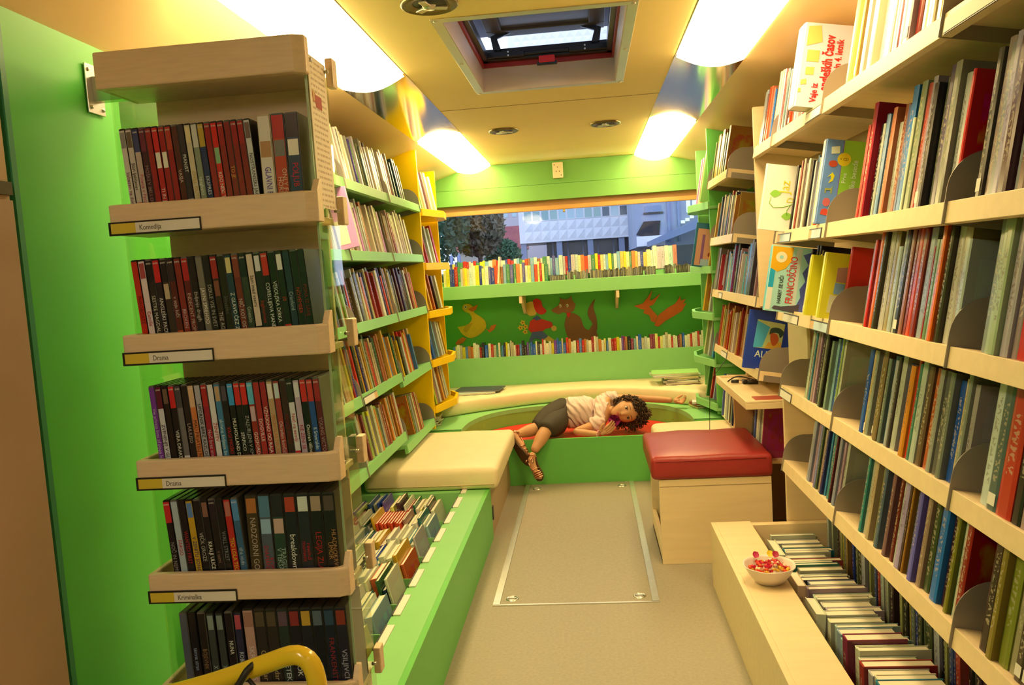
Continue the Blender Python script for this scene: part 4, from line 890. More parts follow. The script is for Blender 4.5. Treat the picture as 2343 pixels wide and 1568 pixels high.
shy(b, 'picture', 'd88840', [(.112, .13), (.14, .125), (.15, .16), (.13, .18), (.115, .16)], .0016)
b = big('slim yellow book with a worn spine between large books on third shelf', .722, 2.815, RZ[3]+.004, .16, .205, .018, 'e0c018', spine_hex='e8c820')
b = big('red book top showing behind the yellow cartoon book on third shelf', .79, 2.635, RZ[3]-.008, .18, .235, .012, 'd83018')

# ---- far right narrow bookcase
def seqr(pal, n_, th, h, seed): 
    r = random.Random(seed); pal = pal.split(); return [(pal[i % len(pal)], r.uniform(*th), r.uniform(*h)) for i in range(n_)]
row('novel', 'book', 'book', 'top shelf of far-right bookcase', 1, XFR, FZ[1], 4.45, 4.92, S('a0a060:18:22 606850:24:21 c8a040:14:20 b87018:80:25 986010:18:24 d8c890:20:22 f0e0a8:16:23', seed=31), rng, parts=False, hmax=.25)
row('novel', 'book', 'book', 'second shelf of far-right bookcase', 1, XFR, FZ[2], 4.30, 4.88, S('c89838:22:20 b06818:26:21 a87820:24:22 d86820:20:21 386870:16:23 c03030:30:24 703858:24:22 c8b888:26:21 a89870:22:20 c8b8a0:24:23 302838:30:22', seed=32), rng, parts=False)
row('novel', 'book', 'book', 'third shelf of far-right bookcase', 1, XFR, FZ[3], 3.86, 4.70, S('808890:44:22 986858:16:23 487068:40:22 c8b088:22:21 58a0a0:28:19 605048:30:23 806848:24:22 2070a8:44:26 a04868:12:25 301c18:60:27 281818:40:26 403028:30:26', seed=33), rng, parts=False)
row('novel', 'book', 'book', 'fourth shelf of far-right bookcase', 1, XFR, FZ[4], 4.16, 4.93, S('902018:30:24 b82818:22:23 c89038:28:24 a03020:18:23 a8a048:24:22 a05018:40:26 b08860:26:22 d8b888:20:21 c86018:24:20 c8a878:20:22', seed=34), rng, parts=False)
row('novel', 'book', 'book', 'low shelf under the desk', 1, .755, .402, 3.80, 4.93, S('d06018:20 606890:16 f0c860:24 e8d8b0:28 c07838:12 f0e0b8:34 d8c898:26 b0a078:34 e8d8c0:40 c03050:16 601818:34 807868:20 182038:60 281820:40 c85018:30', th=(20, 34), h=(22, 26), seed=35), rng, parts=False, tilt=radians(6), hmax=.26)
b = big('dark brown box file with a cream and red book in front, far-right shelf', .745, 4.86, FZ[3]+.001, .16, .245, .09, '785c38')
b2 = big('cream book with red borders leaning on the far-right third shelf', .738, 4.73, FZ[3]+.002, .13, .205, .012, 'e0c090')
pan(b2, 'cover_band', 'b01818', .0, .02, 0, .205); pan(b2, 'cover_band', 'b01818', .0, .13, 0, .03, .0009); tx(b2, 'Pravopis', .030, '6a2018', .085, .105, .8)
b = big('blue fairy-tale book with a painted face cover on the far-right shelf', .690, 3.80, FZ[4]+.006, .225, .272, .02, '283c70')
shp(b, 'picture', 'c8b858', [(.035, .10), (.160, .10), (.165, .22), (.04, .23)]); shp(b, 'picture', '50a0b8', [(.035, .10), (.075, .105), (.10, .20), (.04, .225)], .0016); shp(b, 'face', 'c85018', smooth_poly([(.105, .175), (.135, .17), (.145, .14), (.125, .115), (.108, .14), (.105, .175)], 3), .002); shp(b, 'hair', '304028', smooth_poly([(.10, .165), (.105, .195), (.14, .20), (.165, .18), (.15, .155), (.14, .175), (.115, .175), (.10, .165)], 3), .0024); shp(b, 'picture', 'e09828', [(.085, .10), (.16, .10), (.16, .135), (.10, .13)], .0018)
tx(b, 'ALI', .045, 'e8d8b0', .075, .070, .9, (pi/2, 0, 0))
b = big('brown-edged book with red and green squares beside the blue book', .730, 3.98, FZ[4]+.001, .15, .215, .03, '805020')
for i, c_ in enumerate(('b81820', '587858', 'b81820', 'e8d8b0')): pan(b, 'picture', c_, .045, .105, .16-.044*i, .20-.044*i)

# ---- green corner rack, far right (covers towards the aisle)
def rackbooks(side, zs, specs, place):
    xf = XFL if side < 0 else XFR; n_ = 0
    for z, lst in zip(zs, specs):
        for i, (y, hexc, th, ht, dep, a_in) in enumerate(lst):
            # spine towards the aisle and camera; the books fan round the corner of the rack
            x = xf-side*.0+side*(-a_in); rot = (0, T, 0) if side > 0 else (0, T, pi)
            yy = y if side > 0 else y+th
            n_ += 1
            book('display_book', '%s book, %s %s, %s shelf from the top' % (colname(hexc), ordn(i+1), place, ordn(zs.index(z)+1)), 'book', 'books in the %s rack' % ('yellow' if side < 0 else 'green'),
                 (x+side*.004, yy, z+.0015+dep*sin(T)*1.0), rot, (dep, th, ht), hexc)
rackbooks(-1, YZ, [
    [(4.99, 'b0d0c0', .05, .24, .17, .0), (5.05, 'c8d860', .02, .22, .17, .005), (5.12, 'f8f0d0', .04, .26, .17, .01), (5.18, '906050', .02, .25, .17, .02), (5.22, 'fff8e0', .05, .25, .17, .03), (5.36, 'fff0c8', .06, .24, .17, .03)],
    [(4.98, 'c8b890', .04, .24, .17, .0), (5.03, 'b83018', .03, .26, .17, .0), (5.07, 'a82818', .03, .24, .17, .01), (5.14, 'c8c8b0', .05, .24, .17, .02), (5.22, 'd8d8c0', .03, .23, .17, .03), (5.30, 'd84018', .04, .25, .17, .03)],
    [(4.98, '70a0a8', .02, .22, .17, .0), (5.01, 'e09818', .05, .25, .17, .0), (5.08, 'f0a820', .03, .24, .17, .01), (5.14, 'd06010', .03, .23, .17, .02), (5.20, '402018', .05, .22, .17, .03), (5.32, 'e8e0c8', .05, .22, .17, .03)],
    [(5.0, 'c0a878', .03, .2, .17, .0), (5.04, '305888', .06, .25, .17, .01), (5.14, '90a8a0', .04, .24, .17, .02), (5.22, 'd8c890', .05, .23, .17, .03), (5.30, 'e8d8a8', .03, .22, .17, .03), (5.38, 'f0b018', .05, .22, .17, .03)],
    [(4.98, 'd8b818', .03, .24, .17, .0), (5.02, 'b0b828', .03, .22, .17, .01), (5.06, 'b87048', .02, .24, .17, .01), (5.10, 'd8c090', .05, .25, .17, .02), (5.18, 'e08828', .04, .23, .17, .03), (5.26, 'd8b070', .04, .24, .17, .03), (5.36, 'c8b080', .05, .24, .17, .02)]], 'in the yellow rack from near end')
rackbooks(1, GZ, [
    [(5.05, '98b848', .02, .34, .18, .0), (5.08, 'f0e8d0', .03, .34, .18, .01), (5.20, 'e8c060', .04, .30, .17, .03), (5.3, 'f0c8a0', .03, .30, .17, .03), (5.38, 'd880a0', .03, .3, .17, .03)],
    [(5.03, 'b82840', .03, .25, .17, .0), (5.08, 'e0a830', .03, .24, .17, .01), (5.20, '803048', .04, .24, .17, .02), (5.32, '185858', .05, .26, .17, .03)],
    [(5.06, 'a88860', .04, .22, .17, .0), (5.14, 'd8c8a0', .05, .22, .17, .01), (5.25, 'f0a020', .05, .24, .17, .03)],
    [(5.03, 'a85030', .03, .22, .17, .0), (5.08, '3890b8', .05, .24, .17, .01), (5.18, 'd0c090', .06, .24, .17, .02), (5.30, 'e0d070', .04, .24, .17, .03)],
    [(5.05, '602840', .04, .24, .17, .0), (5.12, 'a0a098', .03, .24, .17, .01), (5.18, 'c02818', .03, .25, .17, .02), (5.28, '488828', .05, .24, .17, .03)]], 'in the green rack from near end')
b = big('green picture book with a cartoon child, shown in the green rack', .700, 5.02, GZ[0]+.034, .13, .33, .02, '98b848')
shp(b, 'picture', 'e8a848', ell(.07, .17, .03, .035, 12)); shp(b, 'picture', '78a0b8', [(.04, .07), (.10, .07), (.09, .14), (.05, .14)]); shp(b, 'picture', 'a0c8b0', [(.01, .24), (.12, .24), (.12, .32), (.01, .32)])
b = big('teal magazine with a large face on the cover in the green rack', .642, 5.10, GZ[1]+.034, .135, .27, .015, '186058')
pan(b, 'picture', 'd08850', .014, .13, .01, .235); pan(b, 'cover_band', '884858', .045, .062, .02, .20, .0012); shp(b, 'face', '5a3018', ell(.10, .165, .010, .016, 10), .0016); shp(b, 'face', '8a3018', ell(.10, .08, .012, .014, 10), .0016); pan(b, 'picture', 'a0a888', .05, .13, .01, .05, .0014)

# ---- left green bookcase: thin picture books
PL1 = 'b0a070 4a3a70 6aa030 c8b090 a05030 3a5a50 6a6a30 384830 8a8050 fff0c8 604830 e0c890 a03818 d8c090 504438 fff8d8 fff4d0 e8d8a8 fff0c0 c8b888 fff0d0 d8c8a0'
PL2 = 'c87890 d0b080 b88850 e0c890 a08048 f0d8a0 786840 d8b878 c8a070 504838 f0e0b0 b89058 c05830 d8c8a0 88703c e8c888 b0a078 c8a868 903028 e0d0a8'
PL3 = '402818 c04020 b87838 382848 605028 c8b068 807048 903020 481c18 d84828 c86838 e8d0a0 982818 788028 b8b888 403828 586038 d8a848 383020 606840'
PL4 = 'a86030 c88850 c8a060 b88018 d8a020 3a3058 38602c c02818 d83820 302848 484020 58808c 405828 902828 e0a038 c8c090 b0a068 d07828 383028 d8a820'
PL5 = 'e0c818 c8b878 b0a070 a09878 d87828 c08848 b87840 b04828 a0a038 788030 403828 408848 c83828 d8b870 388848 b84020 a86018 d0b080 803028'
for r_, (zt, pal, th, hh, sd, pn) in enumerate(((LZ[1], PL1, (14, 34), (19, 24), 41, 'top'), (LZ[2], PL2, (14, 32), (20, 25), 42, 'second'), (LZ[3], PL3, (14, 34), (20, 25), 43, 'third'), (None, PL4, (14, 32), (20, 25), 44, 'fourth'), (None, PL5, (16, 36), (19, 23), 45, 'lowest'))):
    sq = seqr(pal, 44, th, hh, sd); random.Random(sd).shuffle(sq) if r_ > 0 else None
    zf, zn = (zt, zt) if zt else ((.818, .852) if r_ == 3 else (.462, .538))
    pl = '%s shelf of green-shelved bookcase' % pn
    n = row('picture_book', 'book', 'picture book', pl, -1, XFL, zf, 4.16 if r_ != 4 else 4.46, (4.60, 4.70, 4.72, 4.66, 4.66)[r_], sq, rng, parts=False, hmax=.27, k=1.0)
    n = row('picture_book', 'book', 'picture book', pl, -1, XFL, zn, 3.39, 4.13 if r_ != 1 else 4.08, sq[::-1], rng, parts=False, start=n, hmax=.27)
    if r_ < 4: row('picture_book', 'book', 'picture book', pl, -1, XFL, zn, 3.05, 3.37, sq[5:], rng, parts=False, start=n, hmax=.27)
b = thing('large_book', 'dark plain folder standing among picture books, second green shelf', 'folder', (-1.012, 4.145, LZ[2]-.002), (0, T, pi)); bx('cover', mat('dark_olive_folder', (.10, .09, .05), .5), (0, .2, 0, .012, 0, .22), b, .001)
b = thing('large_book', 'pink picture book with white label standing at the acrylic panel edge', 'book', (-.935, 3.33, LZ[2]+.01), (0, T, pi)); bx('cover', mat('pink_jacket', alb('e090b0'), .3), (0, .23, 0, .02, 0, .255), b, .002); bx('cover_label', WHITE, (.03, .14, .02, .021, .02, .12), b)

# ---- trough on the left bench
TP = 'e8d8b0 a06848 d86028 e0a020 d8d8a0 f0e050 e8e088 c8c850 e8c890 c8b890 704888 e8e8d0 286838 50a8a0 c8d8d0 a0b0b0 305090 e8d8c0 c02828 d8e0b0 386850 e8d8a0 28506c 4890b0 203038 e0c8a0 503028 386028'.split()
rr = random.Random(7); cnt = 0
for ti, y in enumerate(TR[1:]):
    x = -.712 if ti not in (7,) else -.73; i = 0
    while x > -1.12:
        th = rr.choice((.009, .012, .014, .018, .022, .028)) if not (ti == 6 and 6 <= i <= 14) else .012
        hh = rr.uniform(.215, .265) if not (ti == 6 and 6 <= i <= 14) else .24; wd = rr.uniform(.165, .212)
        c_ = TP[(ti*7+i*3+rr.randint(0, 2)) % len(TP)] if not (ti == 6 and 6 <= i <= 14) else 'e04820'
        i += 1; cnt += 1
        book('story_book', '%s book, %s from the aisle in the %s green bench trough from camera' % (colname(c_), ordn(i), ordn(ti+1)), 'book', 'books in the green bench trough',
             (x, y-.225+rr.uniform(.0, .215-wd), .031+th*.2), (-radians(13), 0, pi/2), (wd, th-.001, hh), c_, parts=False)
        x -= th/cos(radians(13))+.001
# ---- trough box on the right: cream page tops across the aisle
rr = random.Random(9); y = 3.235; i = 0
WC = 'e8e0c8 d8d0b8 a83020 c8b890 f0e8d0 307870 e0d0b0 d8c8a0 b84838 e8d8b8 388058 a89868 c8c0a0 e8e0d0 504038 90887c e8d8c8 b08878 d8d8d8 e8e8e0 e0c8c0 c8a890 d8c8b0 e8d8a0 a8b0c0 b8c0d0 a0a8c0 a8c0c8 902838 e8d890'.split()
while y > 1.8:
    th = rr.uniform(.022, .05); i += 1; wd = rr.uniform(.15, .19); hh = rr.uniform(.195, .215)+(.02 if y < 2.3 else 0)
    c_ = WC[(i-1) % len(WC)]
    book('book', '%s book, %s from far end in the right wooden trough' % (colname(c_), ordn(i)), 'book', 'books in the right wooden trough', (.672+rr.uniform(-.012, .012), y-th, .031), (radians(0), 0, 0), (wd, th-.002, hh), c_, parts=True)
    y -= th+.001
for (yy, ln_, c_, nm_) in ((3.13, .17, 'e8e0c8', 'farthest'), (2.80, .13, 'e0b070', 'middle'), (2.58, .13, 'e8d8c0', 'near'), (1.95, .24, 'f0e8c8', 'nearest')):
    book('book', '%s book lying lengthwise against the ledge in the wooden trough, %s one' % (colname(c_), nm_), 'book', 'books against the trough ledge', (.652, yy-ln_, .031), (radians(4), 0, pi/2), (ln_, .03, .215), c_, parts=True)

# ---- paperbacks under the back window
PB = 'e8c820 e8a020 c83018 f0e0a0 d84818 30406c f0c060 e8d880 c8c890 b82818 488040 e8b040 f0e8c8 a06030 d8d060 e07830 80a0a0 f0d070 605878 c8b088'.split()
def backrow(name, noun, group, x0, x1, y, z, th, h, pal, seed, place, dep=.11, dark=1.0, tilt=radians(4), gapp=.0):
    r = random.Random(seed); x = x0; i = 0
    while x < x1:
        t_ = r.uniform(*th); i += 1; c_ = pal[r.randint(0, len(pal)-1)]; hh = r.uniform(*h)
        book(name, '%s %s, %s from left, %s' % (colname(c_), noun, ordn(i), place), 'book' if 'disc' not in noun else 'disc sleeve', group, (x+t_, y+r.uniform(0, .01), z+.004), (0, tilt, pi/2), (dep, t_-.0008, hh), c_)
        x += t_+(gapp if r.random() < .1 else 0)
backrow('paperback', 'comic paperback', 'front row of comic paperbacks', -1.08, -.295, 6.035, 1.245, (.014, .030), (.125, .155), PB, 61, 'front row under back window')
backrow('paperback', 'comic paperback', 'rear row of comic paperbacks', -1.06, .50, 6.185, 1.287, (.016, .030), (.130, .150), PB, 62, 'rear row under back window')
PB2 = 'c8b090 e0b0a0 b8c8c0 d8c8b0 f0d8c0 b0b8a0 d0a890 c87850'.split()
backrow('paperback', 'pale comic paperback', 'pale comics at the right of rear row', .50, .66, 6.185, 1.287, (.024, .034), (.165, .175), PB2, 63, 'right end of rear row')
DS = '706040 807048 585030 908058 686048 a08850 50482c 786850 484028 988860'.split()
for i, (a, b_c) in enumerate(((-.28, -.17), (-.15, .005), (.02, .49), (.57, .72), (.72, .93))):
    backrow('disc_sleeve', 'disc sleeve', 'disc sleeves on the back shelf', a, b_c, 6.04, 1.245, (.008, .016), (.055, .075) if i else (.04, .05), DS, 70+i, '%s section of the back shelf' % ordn(i+1))
LPX = 'c83020 3060a0 e8e0c0 d87828 f0d060 e8d8a0 c8b070 a82820 48804c e8e8d0 e0c020 302c28 d8c8a8 b87838 507890 f0e0b8 983840 88a080 f8f0d0 704078'.split()
backrow('slim_book', 'slim book', 'slim books on the lower green ledge', -1.07, .93, 6.18, .64, (.012, .024), (.125, .165), LPX, 81, 'lower green ledge', dep=.12, gapp=.004)
wb = link('slim_book', BOOK1, None, 'tall white slim book leaning in the front comic row', 'book', loc=(-.66, 6.025, 1.256), rot=(0, radians(-4), pi/2), scale=(.11, .012, .20)); wb.color = (.85, .82, .75, 1); wb.rotation_euler = (radians(6), 0, pi/2)

# ---- books lying about
def flat(label, x, y, z, w_, d_, h_, hexc, rz, grp=None, cat='book'):
    o = thing('flat_book', label, cat, (x, y, z), (0, 0, rz), grp)
    cm = mat('jacket_'+hexc, alb(hexc), .35, noise=.03)
    MB().box(-w_/2, w_/2, -d_/2, d_/2, 0, .0018).box(-w_/2, w_/2, -d_/2, d_/2, h_-.0018, h_).box(-w_/2, -w_/2+.0018, -d_/2, d_/2, 0, h_).build('cover', cm, o)
    MB().box(-w_/2+.002, w_/2-.003, -d_/2+.003, d_/2-.003, .002, h_-.002).build('pages', PAGES, o); return o
ZC = .372+.107
flat('pale green flat picture book under the dark magazine on cream cushion', -.86, 5.80, ZC, .30, .24, .012, 'c8c080', .1)
flat('dark purple magazine lying on the left end of long cushion', -.83, 5.84, ZC+.0125, .34, .22, .008, '403038', -.12)
for i, (c_, n_) in enumerate((('c89860', 'brown book lowest in the pile at the right cushion end'), ('e8d8b0', 'cream book second in the right cushion pile'), ('385030', 'dark green book third in the right cushion pile'), ('e0b838', 'yellow book fourth in the right cushion pile'), ('e8e8c8', 'white picture book fifth in the right cushion pile'), ('a8c850', 'large green picture book topmost in the right cushion pile'))):
    big_ = i > 3; flat(n_, .62 if not big_ else .58, 5.80, ZC+i*.0135, .24 if not big_ else .33, .22, .013, c_, (.05, -.1, .12, -.04, .06, -.08)[i])
for i, (c_, n_) in enumerate((('e0b050', 'orange'), ('a02818', 'red'), ('e8c8a0', 'pale'))):
    flat('%s small book in the pile beside the outstretched hand' % n_, .73, 5.40, ZS+.001+i*.0135, .17, .14, .013, c_, (.3, .2, -.1)[i])
for i, (c_, n_) in enumerate((('788030', 'olive'), ('485028', 'dark olive'), ('c8a860', 'tan'), ('d8b078', 'sand-coloured'))):
    flat('%s book in the stack left of the long cushion, under yellow rack' % n_, -1.10, 5.20, ZS+.001+i*.0155, .18, .16, .015, c_, (.1, -.1, .2, .05)[i])
for i, (c_, hh, n_) in enumerate((('e8e0d0', .21, 'white'), ('4060a0', .20, 'blue'), ('d8a030', .22, 'orange-yellow'), ('b03028', .19, 'red'), ('e8d8b0', .2, 'cream'))):
    book('picture_book', '%s picture book inside the open side of the red-topped stool' % n_, 'book', None, (.275+.004*i, 3.64+.07*i, .096), (0, 0, 0), (.18, .045, hh), c_)

# ------------------------------------------------------------------ videos on the birch rack
def case_mesh(w_, h_, d_, name, m):
    bm = bmesh.new(); bmesh.ops.create_cube(bm, size=1)
    for v in bm.verts: v.co = Vector(((v.co.x+.5)*w_, (v.co.y+.5)*d_, (v.co.z+.5)*h_))
    bmesh.ops.bevel(bm, geom=list(bm.edges), offset=min(.0016, w_*.12), segments=2, affect='EDGES')
    me = bpy.data.meshes.new(name); bm.to_mesh(me); bm.free(); me.materials.append(m); return me
CB = mat('black_case', (.014, .013, .013), .28, noise=0); CG = mat('smoky_case', (.13, .13, .13), .25, noise=0)
WD, HD, DD = .0145, .203, .128
DB = case_mesh(WD-.0006, HD, DD, 'dvd_case', CB); DG = case_mesh(WD-.0006, HD, DD, 'dvd_case', CG)
WV, HV, DV = .0272, .208, .112
VC = case_mesh(WV-.0008, HV, DV, 'video_box', mat('brown_black_box', (.035, .03, .028), .35, noise=0)); VW = case_mesh(WV-.0008, HV, DV, 'video_box', mat('pale_box', (.5, .42, .30), .4, noise=0))
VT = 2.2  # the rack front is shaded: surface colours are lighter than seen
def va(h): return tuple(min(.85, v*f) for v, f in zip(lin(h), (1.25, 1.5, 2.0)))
_pm = {}
def vm(h):
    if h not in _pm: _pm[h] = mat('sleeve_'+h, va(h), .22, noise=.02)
    return _pm[h]
_sl = {}
def slab_mesh(x0, x1, z0, z1, e, h):
    k_ = (x0, x1, z0, z1, e, h)
    if k_ not in _sl: _sl[k_] = MB().box(x0, x1, -e, .0002, z0, z1).mesh('sleeve', vm(h))
    return _sl[k_]
TIER = ['top', 'second', 'third', 'fourth', 'lowest']
def video(tier, i, x, z, lean, vhs, hexc, title, tcol, top=None, pic=None, low=None, size_=None):
    w_, h_ = (WV, HV) if vhs else (WD, HD)
    me = (VW if sum(lin(hexc)) > .8 else VC) if vhs else (DG if (i*7+tier*3) % 5 in (1, 2) else DB)
    kind = 'video tape box' if vhs else 'DVD case'
    cn = colname(hexc)
    bits = (' and %s top' % colname(top)) if top else ((' and picture' if pic else ''))
    o = link('video_box' if vhs else 'dvd_case', me, None, '%s, %s spine%s, %s from left on %s tier' % (kind, cn, bits, ordn(i+1), TIER[tier]), kind.lower(), '%s on the %s tier of the birch rack' % ('DVD cases' if not vhs else 'video tape boxes', TIER[tier]), loc=(x, VY+.021, z), rot=(0, radians(-lean), 0))
    a, b = w_*.07, w_*.90
    link('spine_sleeve', slab_mesh(a, b, .004, h_-.004, .0004, hexc), o)
    ztop = h_-.004
    if top: link('spine_band', slab_mesh(a, b, h_-.05, h_-.004, .0007, top), o); ztop = h_-.05
    if pic: link('spine_picture', slab_mesh(a+.001, b-.001, ztop-.036, ztop-.004, .0009, pic), o); ztop -= .038
    if low: link('spine_band', slab_mesh(a, b, .004, .05, .0007, low), o)
    if top and not vhs: text('mark', 'DVD', .0048, vm('d8d0c0'), o, (w_*.49, -.0011, h_-.010), (pi/2, 0, 0))
    if title:
        L = ztop-.012-(.05 if low else .0); two = title.split('|')
        for li, s_ in enumerate(two):
            sz = size_ or (.0105 if not vhs else (.017 if len(two) == 1 else .013))
            nat = len(s_)*.62*sz; sx_ = min(1.0, (L-.004)/nat)
            xx = w_*.49 if len(two) == 1 else w_*(.68-.34*li)
            text('title', s_, sz, vm(tcol), o, (xx, -.0012, ztop-.008-L/2+(-.0)), (pi/2, pi/2, 0), sx_)
    return o
D = 0; V = 1
t1 = [(D, 'c0b0a0', 'ljubezen na dom', '6a3040', None, '807870'), (D, 'b8a898', 'Stari ljubljenec', '302020', None, '605040', 'c02818'), (D, 'b09888', 'Poletje v Parizu', 'b05060', '303a60'), (D, '3a1820', 'MOŠKI V BELI OBLEKI', '907068', '602030'), (D, '8a1c1c', '', 'd0a090', '8a1c1c'), (D, 'a02020', 'TI IN JAZ', 'd0b0a0', 'b82020', 'd0c8c0'), (D, '8a1c1c', '', 'd0a090', '901818', 'd0c8c0'), (D, '881c1c', '', 'c8a090', 'a03020'), (D, '4a2018', 'VASJA', 'b8a090'), (D, '282428', 'PIANIST', 'c8c0b0', None, None, 'd0c8c0'), (D, 'b8a888', 'CHILL OUT!', 'b89030', None, 'c8b080'), (D, '7a8068', 'spaghetti', 'c8c8b8', 'b8b0a0'), (D, '202c50', 'EKSPRES', 'b8b8b0', 'a88830'), (D, '882020', '', 'c8a090', '8a1c1c'), (D, 'b82420', 'KDO NEKI TAM POJE', 'e8c8b8', 'c02020', '78a070'), (D, '802020', '', 'c8a090', '902020'), (D, '782020', 'TO JE', 'c88838'), (D, '802020', '', 'c8a090', '902020'), (D, '7a1c1c', '', 'c8a090', '902020'), (D, 'b8b0a8', 'NOSTRANSSKI JAGHED', '484040', None, '6a5048'),
      None, (V, 'c8b8a8', 'GLAVNI FRAJER', '503080', 'c8b8a8', 'a87850'), (V, 'a83820', 'ONLY FOOLS|HORSES', 'c8a080', 'a82020', '706860'), (V, '283048', 'POLJUB', 'b02030', '302028', 'd8c8c0', 'b87850')]
t2 = [(D, 'b02818', 'PHEOBORTE', '681810'), (D, 'c8b0a8', 'Camille', '982838', None, '984040'), (D, '20201c', 'SESTRE MAGDALENKE', 'b0a890', '181818'), (D, '201c20', 'ANGLEŠKI PACIENT', 'c8c0b0', 'b82020'), (D, '302820', '', 'b0a890', '181818', 'a89070'), (D, '502018', 'v soju luči', 'b8a090', '282020', None, 'b04018'), (D, '7a2820', 'BROKEN', 'b09088', '7a2820'), (D, '581c1c', 'INDECENT PROPOSAL', 'b09078', 'a02020'), (D, '181818', 'življenje drugih', 'a89c88'), (D, '6a6454', 'JAVNI SPREHOD', 'd8d0c0'), (D, '181818', 'DEKLE VSE IN SVET', '989080'), (D, '2c1c18', 'THE AGENT', 'a89c90', '902020', '704030'), (D, '1c1814', 'Slovenka', '585048'), (D, '203440', 'Z GLAVO ČEZ ZID', 'c8c8b8', None, 'c0b070'), (D, '6a2420', 'NIČ KOT OSTI', 'b0a090', '783028'), (D, '30342c', 'Gnezdo', '989880', '181c20'), (D, 'c0a890', 'Sam med vsemi', '583c30', None, None, '282420'), (D, '1c181c', 'Inglourious', '982020', None, 'c0b8b0'), (D, '181418', 'CORELLIJEVA MANDOLINA', 'c8c0b0', 'b02020'), (D, '141414', 'VESOLJSKA DIRKA', 'c8c0b8'), (D, '181818', '10', 'a02020', None, 'c8c0b8', 'b82020'), (D, '202c38', 'Cranford', '909890'), (D, '141416', 'NOVEMBER', '982020'), (D, '141418', 'PISMA IZ SANJ', '681818')]
t3 = [(D, '683080', 'the private lives of pippa lee', 'b090b8'), (D, 'b8b0ac', 'ZVENENJE V GLAVI', '282828', '581828'), (D, '181414', '', '787060', None, '604838'), (D, '141414', 'VERA DRAKE', 'c8c0b0', 'b82020'), (D, '605c58', '', 'a09890', '403c40', None, 'c0b8b0'), (D, '1c1818', 'LAILIUSO', '988878'), (D, 'b86838', 'MALI PRIJATELJ NELLY', '482818', 'c09870'), (D, '989090', 'UPORNIK BREZ RAZLOGA', '202020'), (D, '8a1c28', 'Noč brez sna', 'b89090', '982020'), (D, 'c0b8b0', 'ŽENITEV', 'a82828'), (D, '386c88', 'skrivno življenje besed', 'b0c0c8', None, 'a88860'), (D, '1c181c', 'VAGI MOŠKI', 'a82020', None, '484048'), (D, '141414', 'MULHOLLAND DRIVE', 'd0ccc4', '3888b0'), (D, '161416', 'SERPICO', 'c0b8b0', 'b82424'), (D, '161416', 'ZALJUBLJENI V KMETIJO', '989088', 'c02424'), (D, '8a2420', 'GOSFORD PARK', 'd0b8a8', '58a0b0', 'b09090'), (D, '982428', 'DOGVILLE', 'd0b0a8'), (D, '901c28', 'VZHODNO OD RAJA', 'd8c0b8'), (D, 'a88860', 'NICHOLAS NICKLEBY', 'b86840', None, 'c8b8a8'), (D, '903430', 'Okraden kovček', 'c0a090', None, 'b0b8b8'), (D, '381c20', 'VROČE NOČI', '701818'), (D, 'c0b8b0', 'Noč na zemlji', 'a81818', '282420', None, 'b82020'), (D, 'a89098', 'NE ŽENI SE', 'a02838', None, 'c0b8b8'), (D, '181618', 'Onstran tišine', 'd0c8c0', 'b82428'), (D, '28487c', 'Il Smeraldo', 'b8c0cc', 'b03030'), (D, '581c24', 'YOUNG VICTORIA', '987870', '902028')]
t4 = [(D, '181418', 'NOČ IN NEMIR', '807870', 'b82424'), (D, '98a0a0', 'FARGO', 'a02028'), (D, '181418', 'WANTED FIRST', '982424'), (D, 'b08820', 'V ZENITU SONCA', '2c3450', None, '5070a0'), (D, '161416', 'VEČK GROZE', '989080'), (D, '141416', 'KRALJI ULICE', 'd0c8c4', None, '785040'), (D, '181616', 'v temi', '806048', '201820'), (D, '141418', 'WALL STREET', '70706c'), (D, 'a82420', 'TECI LOLA TECI', 'c8a828', None, 'a06050'), (D, '305470', 'tiha voda', 'a0a8a8', '4878a0'),
      None, (V, '403020', 'NADZORNI GOSPOD', 'a89078', None, 'a06030'), (V, '484c58', 'ROP|DIAMANTOV', 'a02428', '4c6c80', '88a0b0'), (V, '283830', 'TRAGEDIJA|V TEKSASU', '8c9c88', '282028', 'b09080'), (V, '201c24', 'breakdown', 'd0c8c8', None, 'a03828'), (V, '24222c', 'rewind|moment', 'a02428', None, 'c0c0c0'), (V, '1c181c', 'LEGIJA ZLA', '982020', None, '988068'), (V, '1c181c', 'HLADNOKRVNI|UMOR', 'a07040', None, '504038')]
t5 = [(D, '484c58', '', '888888'), (D, '141418', 'temna stran', '8088a0'), (D, '1c1818', 'BOJEVNIK', '806040', None, None), (D, '303834', 'X', '909890', None, '788078'), (D, '303834', 'X', '909890', None, '707870'), (D, '181418', 'NUNA', 'd0c8c0', None, None, 'a82020'), (D, '24243c', 'ROBIN HOOD', 'b0b0b8', None, 'a04048'),
      (V, 'a88070', 'SKRIVNOST', 'c8b0a0', None, '906858'), (V, '2c2420', 'Gospodar', '988058', None, '504030'), (V, '2c2420', 'Gospodar', '988058', None, '504030'), (V, '242c28', 'ZADETEK', 'b0b0b0', None, '584048'), (V, '1c1820', 'JUROK', 'c8c0c0', None, '802828'), (V, '1c1c24', 'INTERVJU|Z VAMPIRJEM', '788088', None, 'b08830'), (V, '14181c', '', '808080', None, '505860'), (V, '141c28', 'FRANKENSTEIN', '802828', None, '283c50'), (V, '201c28', 'VSILJIVCI', '989098', None, '803020')]
LEAN = [3.5, 3.5, 3.0, 3.5, 1.5]
XS = [-.933, -.937, -.929, -.922, -.919]; WT = [.01405, .0156, .01435, .0168, .0205]; WVT = [.0288, .0288, .0288, .0282, .0256]
